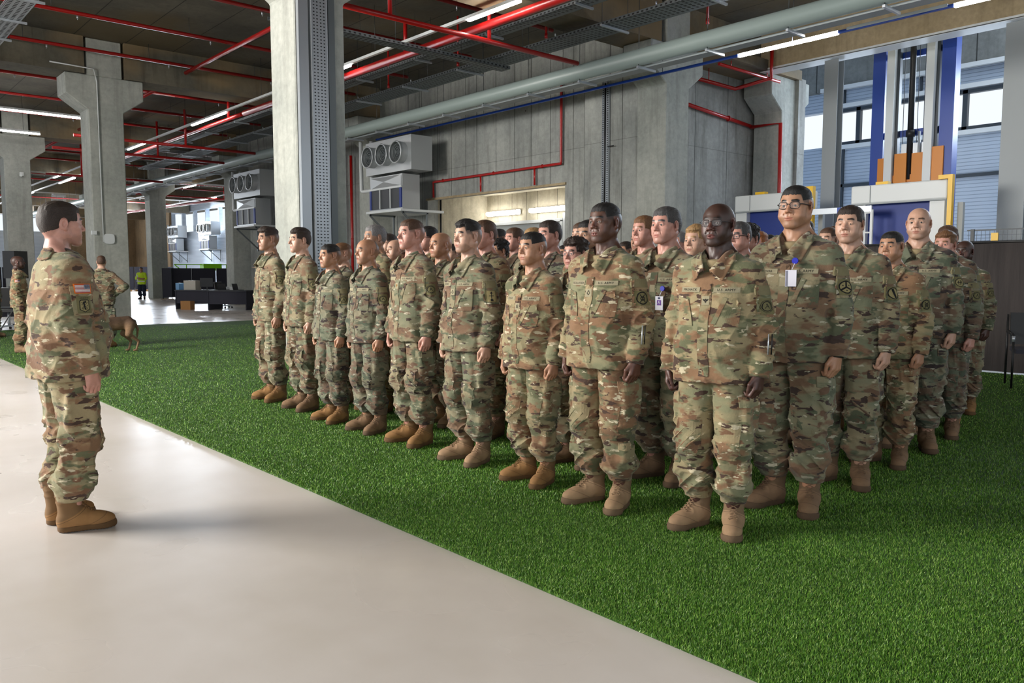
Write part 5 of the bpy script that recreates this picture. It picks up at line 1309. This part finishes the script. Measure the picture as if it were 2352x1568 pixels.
def emblem(inf,kind,par):
    ink=M['ink']; tan=M['tan_thread']
    if kind=='private': shape(inf,[[(-.011,-.002),(0,-.013),(.011,-.002),(.008,-.001),(0,-.009),(-.008,-.001)],[(-.011,-.002),(-.008,-.001),(0,.011),(0,.016)],[(.011,-.002),(.0,.016),(0,.011),(.008,-.001)]],ink,par,'rank_mark')
    elif kind=='eagle': shape(inf,[[(-.017,.008),(-.010,-.001),(-.004,-.002),(0,.002),(-.003,.006)],[(.017,.008),(.003,.006),(0,.002),(.004,-.002),(.010,-.001)],[(-.006,-.002),(0,-.013),(.006,-.002)],[(-.002,.004),(.002,.004),(.002,.010),(-.002,.010)]],ink,par,'rank_mark')
    elif kind=='chevron':
        P=[]
        for i in range(3): y=-.012+i*.008; P+=line2(-.010,y,0,y+.008,.0028)+line2(.010,y,0,y+.008,.0028)
        shape(inf,P,ink,par,'rank_mark')
    elif kind=='bars': shape(inf,[[(-.010,-.012),(-.004,-.012),(-.004,.012),(-.010,.012)],[(.004,-.012),(.010,-.012),(.010,.012),(.004,.012)]],ink,par,'rank_mark')
    elif kind=='leaf': shape(inf,disc(0,.002,.010,8)+line2(0,-.014,0,-.006,.003),M['brown_thread'],par,'rank_mark')
    elif kind=='A':
        shape(inf,ringpoly(0,0,.0225,.0265)+ringpoly(0,0,.0300,.0320),ink,par); lettering(inf,'A',.036,ink,par,'letter')
    elif kind=='arrow':
        shape(inf,[[(-.026,-.038),(.026,-.038),(.026,.038),(-.026,.038)]],tan,par,'patch_ground',.0005)
        shape(inf,line2(0,-.028,0,.022,.004)+[[(-.009,.018),(.009,.018),(0,.034)]]+line2(-.014,.002,.014,.002,.004)+[[(-.009,-.034),(0,-.026),(.009,-.034),(.009,-.024),(0,-.016),(-.009,-.024)]],ink,par,'arrow_mark',.0012)
    elif kind=='tri':
        shape(inf,disc(0,0,.033,20),tan,par,'patch_ground',.0005); P=ringpoly(0,0,.028,.034)
        for a in (90,210,330): P+=line2(0,0,.03*math.cos(math.radians(a)),.03*math.sin(math.radians(a)),.008)
        for a in (30,150,270): P+=disc(.017*math.cos(math.radians(a)),.017*math.sin(math.radians(a)),.0035,5)
        shape(inf,P,ink,par,'emblem',.0012)
    elif kind=='bar':
        shape(inf,disc(0,0,.030,20,1.15),tan,par,'patch_ground',.0005); shape(inf,ringpoly(0,0,.027,.032,22,1.15)+line2(-.006,.028,.006,-.028,.014),ink,par,'emblem',.0012)
    elif kind=='shield':
        shape(inf,[[(-.024,.032),(.024,.032),(.024,-.012),(0,-.034),(-.024,-.012)]],tan,par,'patch_ground',.0005)
        shape(inf,line2(-.024,.032,.024,.032,.004)+line2(-.024,.032,-.024,-.012,.004)+line2(.024,.032,.024,-.012,.004)+line2(-.024,-.012,0,-.034,.004)+line2(.024,-.012,0,-.034,.004)+line2(-.016,-.016,.016,.022,.005)+line2(.016,-.016,-.016,.022,.005)+disc(0,.004,.009,10),ink,par,'emblem',.0012)
    elif kind=='oval':
        shape(inf,ringpoly(0,0,.024,.029,22,1.25)+ringpoly(0,-.002,.008,.012,14,1.0)+line2(-.012,.020,.012,-.024,.004)+line2(.012,.020,-.012,-.024,.004),ink,par)
    elif kind=='four':
        shape(inf,disc(0,0,.030,20),tan,par,'patch_ground',.0005); shape(inf,ringpoly(0,0,.027,.031)+line2(-.010,-.016,-.010,.012,.004)+line2(.002,-.018,.002,.016,.004)+line2(-.018,.0,.012,.0,.004)+line2(.012,-.008,.012,.014,.004),ink,par,'emblem',.0012)
    elif kind=='airborne':
        shape(inf,[[(-.028,.020),(-.020,.026),(.020,.026),(.028,.020),(.028,-.026),(0,-.040),(-.028,-.026)]],ink,par,'patch_border',.0005)
        shape(inf,[[(-.024,.018),(-.018,.022),(.018,.022),(.024,.018),(.024,-.024),(0,-.036),(-.024,-.024)]],tan,par,'patch_ground',.0010)
        P=line2(-.018,-.022,.018,.014,.0025)+line2(.018,-.022,-.018,.014,.0025)+line2(.003,-.026,-.006,.016,.009)+disc(.004,.014,.006,8)
        for a in ((-.014,.0),(.015,-.006),(-.010,-.022),(.010,-.024)): P+=disc(a[0],a[1],.003,5)
        shape(inf,P,ink,par,'emblem',.0016); lettering(inf,'AIRBORNE',.010,ink,par,'lettering',(0,.034))
    elif kind=='flag':
        shape(inf,[[(-.044,-.025),(.044,-.025),(.044,.025),(-.044,.025)]],M['orange_thread'],par,'patch_border',.0006)
        for i in range(13):
            y0=-.0215+i*.0033077
            o=None; shape(inf,[[(-.040,y0),(.040,y0),(.040,y0+.0033),(-.040,y0+.0033)]],M['flag_red'] if i%2==0 else M['flag_white'],par,'stripe',.0011)
        shape(inf,[[(.004,-.0017),(.040,-.0017),(.040,.0215),(.004,.0215)]],M['flag_blue'],par,'canton',.0016)
        P=[]
        for a in range(6):
            for b in range(4): P+=disc(.007+a*.006,.001+b*.0056,.0012,5)
        shape(inf,P,M['flag_white'],par,'stars',.0020)
M['tan_thread']=simple('tan_thread',rgb(146,134,92),.9); M['brown_thread']=simple('brown_thread',rgb(136,98,48),.9); M['orange_thread']=simple('orange_thread',rgb(226,112,26),.9)
M['flag_red']=simple('flag_red',rgb(150,36,38),.9); M['flag_white']=simple('flag_white',rgb(226,222,218),.9); M['flag_blue']=simple('flag_blue',rgb(66,72,98),.9); M['card']=simple('white_card',rgb(214,214,226),.3); M['reel']=simple('blue_reel',rgb(24,34,170),.3); M['purple']=simple('purple_print',rgb(90,30,140),.5)
def badge(r,x,z,kind,y=-.2):
    cl=r['_']if '_' in r else None
    J=[c for c in r.children if c.name.startswith('jacket')][0]; k=Cloth(J.data)
    h=k.hit(A3(x,-.5,z),A3(0,1,0)); y=h[1]-.034 if h is not None else y
    MB().cyl((x,y,z),(x,y+.010,z),.0165,n=18).build('badge_reel',M['reel'],r); y-=.002
    MB().bar((x,y,z-.014),(x-.012,y-.004,z-.045),.010,.003).build('badge_strap',M['card'],r)
    h2=k.hit(A3(x-.018,-.5,z-.09),A3(0,1,0)); y2=min(y,(h2[1]-.008) if h2 is not None else y)
    b=MB().box(x-.048,x+.012,y2-.003,y2,z-.135,z-.048).build('identity_card',M['card'],r)
    if kind=='A':
        MB().box(x-.034,x-.002,y2-.0045,y2-.003,z-.105,z-.072).build('purple_square',M['purple'],b)
        v,f=text2d('A',.026); me=mesh_from('letter',[(x-.018+a,y2-.0052,z-.0885+c) for a,c in v],f); put('letter',me,M['card'],b)
        MB().box(x-.026,x-.010,y2-.0045,y2-.003,z-.066,z-.054).build('crest',M['flag_blue'],b)
    else:
        MB().box(x-.046,x-.034,y2-.0042,y2-.003,z-.133,z-.052).build('side_stripe',simple('grey_print',rgb(110,112,130),.5),b)
FR='front rank of soldiers standing at attention'
# ---- front rank, from the far end to the camera end
person(3.72,8.12,1.86,'strong','quiff','olive','dark','b','soldier with dark swept-back hair, farthest left of the front rank',unit='A',camo='camo',boot=1,w=.97,rank='chevron')
person(3.70,7.36,1.82,'lean','part','light','dark','d','soldier with neatly parted brown hair, second from the far end of the front rank',unit='A',camo='camo',boot=2,w=.97,rank='bars')
person(3.60,6.58,1.64,'plain','fade','tan','black','b','shorter soldier with cropped black hair, third from the far end of the front rank',unit='A',boot=1,rank='chevron',camo='camo_green')
person(3.60,5.94,1.67,'recede',None,'tan','darkgrey','e','balding soldier with lowered eyes, fourth from the far end of the front rank',unit='A',boot=2,rank='bars',camo='camo_green',stub=.45)
person(3.60,5.28,1.80,'lean','fade','pink','brown','d','upright reddish-faced soldier with high short brown hair, in the middle of the front rank',unit='A',boot=1,rank='leaf',camo='camo')
person(3.55,4.50,1.75,'closed','tall','light','black','e','soldier with thick black hair and closed eyes, arrow patch on his sleeve',unit='arrow',boot=0,rank='private',name='BEAVER',camo='camo',stub=.5)
person(3.50,3.77,1.64,'recede2','crop','tan','black','c','short stocky soldier with a receding hairline and sergeant tab in the front rank',boot=1,rank='chevron',name='STOLLA',camo='camo_tan',stub=.35)
s8=person(3.45,3.11,1.78,'broad','crop','dark','black','c','young dark-skinned soldier with a shaped crop, private tab, pens in his sleeve',unit='oval',boot=3,rank='private',name='McCULLOUGH',camo='camo_tan',rz=-86)
s9=person(3.54,2.41,1.74,'bald_dark',None,'deep','black','c','bald dark-skinned senior officer in glasses, speaking, nearest the camera',unit='A',boot=0,rank='eagle',name='MASHACK',camo='camo_tan',glasses='thin',rz=-79,w=1.0)
for pr,z0 in ((s8,.98),(s9,.99)):
    k=Cloth(KIT['c']['jacket']); nn=norm(A3(.85,-.5,0))
    for i in range(2):
        h=k.hit(A3(.26,-.02,z0)+nn*.2+A3(i*.010,i*.014,0),-nn); h=np.array(h) if h is not None else A3(.3,-.05,z0)
        MB().cyl(tuple(h+nn*.003),tuple(h+nn*.003+A3(0,.006,.105)),.0035,n=8).build('pen',M['dark'] if i else M['steel'],pr)
# ---- right-hand file, receding from the camera end
tall=person(4.20,2.35,1.87,'full','crop','tan','black','e','tall soldier with black-rimmed glasses, blue badge reel and white card',unit='tri',boot=2,name='TOVAR',glasses='thick',camo='camo',stub=.3,rank=None,rz=-83)
badge(tall,.060,1.372,'plain'); MB().ring((.2525,-.026,.872),(.0,-.16,-1),.034,.008,16,6).build('wristwatch',M['dark'],tall)
bd=person(4.18,3.24,1.80,'strong','short','pink','darkgrey','b','frowning grey-haired soldier with a blue badge reel and purple card, between the two dark-skinned men',boot=2,unit=None,camo='camo',stub=.2)
badge(bd,.095,1.262,'A')
person(4.97,2.41,1.80,'closed','short','light','dark','d','dark-haired soldier with closed eyes behind the tall bespectacled one, oval bar patch',unit='bar',boot=2,camo='camo',rz=-81)
person(5.72,2.47,1.67,'asian','crop','tan','black','b','short soldier with flat black hair, half hidden before the bald one',unit='oval',boot=2,camo='camo_tan')
person(6.39,2.56,1.88,'bald',None,'light','brown','e','tall shaven-headed pale soldier before the blue machine shutter',unit='four',boot=2,camo='camo_green',rank='leaf',rz=-78)
hb=person(7.08,2.62,1.72,'plain','part','pink','lightbrown','b','soldier with sandy hair and a badge card on his arm, right of the bald one',boot=2,camo='camo_green',unit='A'); badge(hb,.13,1.30,'A')
person(7.66,2.82,1.80,'plain','short','light','brown','d','brown-haired soldier whose hair tops the sandy-haired one near the fence',boot=1,camo='camo_green')
person(8.45,2.95,1.70,'bald_dark',None,'deep','black','b','dark bald soldier at the far right end, by the fabric fence',boot=1,camo='camo',unit='A')
# ---- the ranks behind
BK=[
 (4.25,7.51,1.694,'plain','fade','light','lightbrown','b','soldier with short light brown hair just behind the third front-rank man',None),
 (4.20,6.78,1.845,'strong','short','olive','grey','d','grey-haired soldier behind the balding front-rank man',None),
 (5.65,8.79,1.884,'plain','fade','light','dark','a','soldier in thin glasses and dark buzz cut, behind the grey-haired one','thin'),
 (4.92,7.52,1.751,'recede2',None,'light','brown','b','shaven soldier whose face peeks left of the reddish-faced front-rank man',None),
 (4.84,6.79,1.857,'lean','short','pink','black','a','soldier with thick black hair and dark glasses left of the tanned bald one','thick'),
 (4.26,5.79,1.743,'bald',None,'tan','brown','b','tanned bald soldier between the reddish-faced and the black-haired front-rank men',None),
 (6.10,8.03,1.746,'plain','crop','light','dark','a','soldier in round glasses almost hidden behind the black-haired front-rank man','thin'),
 (4.25,5.16,1.813,'plain','short','pink','brown','d','brown-haired soldier with an A sleeve patch right behind the black-haired front-rank man',None),
 (5.92,6.94,1.882,'broad','crop','brown','black','a','brown-skinned soldier with a flat black crop below the left recess lamp',None),
 (5.68,6.40,1.857,'plain','short','pink','brown','b','round-faced soldier with brown hair right of the brown-skinned one',None),
 (5.18,6.07,1.703,'asian','curly','tan','black','d','soldier with bushy black hair and thin glasses, low behind the brown-skinned one','thin'),
 (5.07,5.45,1.800,'lean','crop','light','blond','a','blond soldier in black-framed glasses behind the stocky front-rank man','thick'),
 (4.57,4.72,1.803,'strong','short','pink','dark','e','tall dark-haired soldier right behind the stocky front-rank man',None),
 (6.96,6.92,1.723,'plain','crop','tan','black','a','distant black-haired soldier in the gap left of the young dark-skinned one',None),
 (6.50,6.38,1.659,'bald',None,'pink','brown','b','low ruddy bald head in the gap left of the young dark-skinned soldier',None),
 (5.76,5.49,1.874,'plain','short','light','brown','a','soldier showing only a strip of face left of the olive-skinned one',None),
 (4.43,4.15,1.772,'strong','short','olive','black','b','olive-skinned soldier half hidden by the young dark-skinned one',None),
 (4.05,3.92,1.613,'plain','curly','pink','dark','b','small soldier in round glasses below and left of the olive-skinned one','thin'),
 (6.49,5.55,1.712,'plain','crop','tan','dark','a','soldier of whom only dark hair shows between the pillar and the moustached man',None),
 (5.51,4.53,1.786,'mous','fade','olive','black','d','dark-haired soldier with a black moustache',None),
 (5.10,4.17,1.837,'lean','short','pink','lightbrown','b','young soldier with light brown fringe left of the frowning grey-haired one',None),
 (6.33,4.75,1.776,'recede2','short','pink','grey','a','grey-haired bespectacled soldier right of the frowning one','thin'),
 (4.89,3.51,1.723,'plain','part','light','blond','d','young blond soldier just left of the speaking senior officer',None),
 (7.19,5.29,1.760,'bald',None,'pink','brown','a','ruddy bald soldier deep behind the young blond one',None),
 (5.39,3.48,1.768,'full','short','pink','darkgrey','b','soldier in glasses with greying hair right behind the senior officer','thick'),
 (6.05,3.82,1.785,'plain','curly','pink','black','a','curly black-haired soldier in glasses between the senior officer and the tall one','thin'),
 (6.80,4.18,1.766,'plain','part','pink','ginger','b','ginger-haired soldier looking down, left of the tall bespectacled one',None),
 (7.42,4.44,1.773,'plain','crop','light','black','a','black-haired soldier beside the ginger one, mostly hidden',None),
 (5.79,3.19,1.793,'asian','short','tan','black','d','soldier with black side-parted hair directly left of the tall bespectacled one',None),
 (7.16,3.67,1.804,'plain','crop','light','brown','a','brown-haired soldier showing between the tall and the closed-eyed men',None),
 (7.88,3.97,1.832,'plain','curly','light','brown','b','curly brown-haired soldier behind the one between the tall and closed-eyed men',None),
 (6.59,3.18,1.770,'full','part','pink','ginger','b','ginger soldier in dark glasses right of the closed-eyed dark-haired one','thick'),
]
cm=['camo','camo_green','camo_tan']
for i,(X,Y,H,hd,hr,sk,hc,c,lab,gl) in enumerate(BK):
    person(X,Y,H,hd,hr,sk,hc,c,lab,glasses=gl,boot=i%5,camo=cm[(i*7+1)%3],detail=1 if X<4.4 else 0,unit='A' if i%3==1 else None,rz=-90+((i*37)%9-4)*1.2)
# ---- the officer on the white floor, facing the ranks
cmd=person(1.05,4.80,1.765,'strong','short','pink','dark','f','officer standing on the white floor at left, facing the ranks, flag on his sleeve',rz=95,z=.001,w=1.0,boot=1,camo='camo_tan',unit=None,rank=None,stub=.35)
K=KIT['f']; Jc=[c for c in cmd.children if c.name.startswith('jacket')][0]
for kk,colr,em in (('arm_pocket_r',None,None),('flag',rgb(226,112,26),'flag'),('unit_r',rgb(112,106,72),'airborne')):
    o=put(K[kk][0].name.split('.')[0],K[kk][0],None,Jc)
    if len(o.data.materials)==0: o.data.materials.append(M['camo'])
    o.material_slots[0].link='OBJECT'; o.material_slots[0].material=M['camo_tan'] if colr is None else M['patch']
    if colr is not None: o.color=colr
    if em: emblem(K[kk][1],em,o)
# ---- people in the background at left
o1=person(2.80,16.0,1.68,'bald_dark',None,'deep','black','b','bald dark-skinned officer in the background, behind the back of the foreground officer',rz=75,detail=0,camo='camo_tan')
Jb=[c for c in o1.children if c.name.startswith('jacket')][0]; f=put('flag_patch',KIT['b']['flag'][0],None,Jb)
if len(f.data.materials)==0: f.data.materials.append(M['patch'])
f.material_slots[0].link='OBJECT'; f.material_slots[0].material=M['patch']; f.color=rgb(226,112,26); emblem(KIT['b']['flag'][1],'flag',f)
person(3.02,20.1,1.75,'plain','short','tan','dark','a','soldier cut off by the left edge of the picture beside the office chair',rz=60,detail=0,camo='camo_green')
def posed(J,X,Y,H,rz,lab,head,hair,skin,hc,jmat,tmat,boots,short=False,z=.014,cat='person',shirt=None,girth=1.0):
    me=body_mesh('person',HEADS[head],J); r=put('person',me,M['skin'],None,(X,Y,z),math.radians(rz)); s=H/1.8; r.scale=(s,s,s); r.color=SK[skin]
    r['hair_tone']=list(HC_[hc][:3])+[1.]; r['stubble']=.3; r['fade']=1.; tag(r,lab,cat)
    j=jacket_mesh('jacket',J,girth,7,short=short); t=trousers_mesh('trousers',J,.95,9); put('jacket' if not short else 'vest',j,jmat,r); put('trousers',t,tmat,r)
    if not short: put('collar',collar_mesh(Cloth(j)),jmat,r)
    o=put('hair',HAIR[hair],None,r); o.color=HC_[hc]
    if len(o.data.materials)==0: o.data.materials.append(M['hair'])
    o.material_slots[0].link='OBJECT'; o.material_slots[0].material=M['hair']
    for e in (1,-1):
        put('eye',EYE,None,r,HC+A3(e*.0315,-.0762,-.0052)); b=put('boot',BOOT[e][0],None,r); b.color=boots; b.material_slots[0].link='OBJECT'; b.material_slots[0].material=M['suede']
        q=put('sole',BOOT[e][1],None,b); q.material_slots[0].link='OBJECT'; q.material_slots[0].material=M['suede']; q.color=tuple(c*.4 for c in boots[:3])+(1,)
    return r
import copy
HJ=copy.deepcopy(STAND); HJ['elbow'][-1]=A3(-.405,.10,1.19); HJ['wrist'][-1]=A3(-.215,-.045,1.035); HJ['hand'][-1]=(A3(.85,-.2,-.35),A3(.2,-.9,.3),A3(.2,.2,-1)); HJ['curl']=.5
posed(HJ,4.14,16.1,1.70,160,'dog handler with one hand on the hip beside the concrete column','plain','short','light','brown',M['camo'],M['camo_green'],BT[1])
VJ=copy.deepcopy(STAND); VJ['elbow']={1:A3(.255,-.03,1.15),-1:A3(-.255,-.03,1.15)}; VJ['wrist']={1:A3(-.03,-.205,1.17),-1:A3(.03,-.175,1.12)}
VJ['hand']={1:(A3(-1,-.0,.1),A3(0,.1,1),A3(0,1,0)),-1:(A3(1,0,.1),A3(0,.1,1),A3(0,1,0))}; VJ['curl']=.3
hv=posed(VJ,13.5,45.0,1.72,-35,'distant worker with crossed arms in a yellow safety vest','plain','short','tan','black',simple('hi_vis_yellow',rgb(206,240,30),.6),simple('navy_work_trousers',rgb(34,40,62),.9),rgb(30,28,28),short=True,z=.0)
MB().box(-.215,.215,-.165,-.150,.98,1.03).box(-.215,.215,.155,.165,.98,1.03).box(-.19,-.14,-.168,-.15,1.03,1.36).build('reflective_band',simple('reflective_tape',rgb(220,224,226),.3),hv)
# ================================================================ the dog (facing -Y, 0.60 m at the withers)
def dog():
    F=SDF(axis(-.17,.17,.006),axis(-.56,.52,.006),axis(.0,.78,.006))
    F.ell(A3(0,-.16,.45),(.105,.165,.145),.03); F.ell(A3(0,.06,.48),(.088,.20,.105),.06); F.ell(A3(0,.25,.485),(.085,.12,.105),.05)
    F.seg(A3(0,-.20,.54),A3(0,.24,.565),.050,.050,.05)
    F.seg(A3(0,-.24,.52),A3(0,-.36,.58),.080,.062,.05)                      # neck carried low and forward
    F.ell(A3(0,-.405,.575),(.058,.075,.056),.04); F.seg(A3(0,-.43,.565),A3(0,-.525,.520),.036,.021,.03)
    for s in (1,-1):
        F.ell(A3(s*.045,-.375,.645),(.018,.012,.050),.015)
        # fore legs: wrist low down
        F.seg(A3(s*.075,-.20,.40),A3(s*.080,-.165,.30),.048,.034,.03); F.seg(A3(s*.080,-.165,.30),A3(s*.078,-.175,.12),.031,.021,.02); F.seg(A3(s*.078,-.175,.12),A3(s*.078,-.185,.04),.021,.020,.015)
        F.ell(A3(s*.078,-.205,.022),(.026,.042,.022),.015)
        # hind legs: stifle forward, hock back, upright shank
        o=.05 if s>0 else -.03
        F.seg(A3(s*.060,.27,.47),A3(s*.085,.20+o*.4,.31),.085,.050,.04); F.seg(A3(s*.085,.20+o*.4,.31),A3(s*.080,.335+o,.175),.045,.022,.03)
        F.seg(A3(s*.080,.335+o,.175),A3(s*.080,.300+o,.045),.019,.017,.012); F.ell(A3(s*.080,.275+o,.020),(.024,.040,.020),.014)
    F.seg(A3(0,.35,.52),A3(0,.40,.38),.026,.020,.03); F.seg(A3(0,.40,.38),A3(0,.385,.24),.020,.012,.02)
    F.disp(lambda X,Y,Z:.003*(vnoise(X*60,Y*24,Z*60)-.5),(-9,-9,-9),(9,9,9))
    def mask(P):
        C=np.zeros((len(P),4)); C[:,0]=sstep(P[:,2],.40,.56)*sstep(P[:,1],-.35,-.2); C[:,1]=sstep(-P[:,1],.44,.50); C[:,2]=sstep(-P[:,2],-.30,-.12); return C
    me=F.mesh('dog',mask); m,nt,b=newmat('dog_fur'); N=NT(nt); at=N.n('ShaderNodeAttribute',attribute_name='mask'); sp=N.n('ShaderNodeSeparateColor'); N.l(at.outputs['Color'],sp.inputs[0]); tc=N.n('ShaderNodeTexCoord')
    col=N.mix(sp.outputs[0],rgb(128,100,74),rgb(78,58,42)); n=N.noise(N.mapping(tc.outputs['Object'],(1,.35,1)),60,4,.7)
    col=N.mix(.5,col,N.ramp(n,[(.3,(.25,.25,.25,1)),(.7,(.7,.7,.7,1))]),'OVERLAY'); col=N.mix(sp.outputs[1],col,rgb(26,20,18)); N.l(col,b.inputs['Base Color']); b.inputs['Roughness'].default_value=.85
    N.l(N.bump(n,.006,.6),b.inputs['Normal'])
    o=put('dog',me,m,None,(3.98,14.92,.014),math.radians(-90)); tag(o,'brown working dog standing on the turf, seen from the side','dog')
    MB().ring((0,-.30,.55),(0,-.8,.45),.082,.010,20,6).build('collar',M['dark'],o)
    for s in (1,-1): MB().ring((s*.040,-.445,.598),(s,-.5,.2),.004,.004,10,5).build('eye',M['pupil'],o)
    MB().cyl((0,-.54,.522),(0,-.548,.520),.012,n=10).build('nose',M['pupil'],o)
dog()
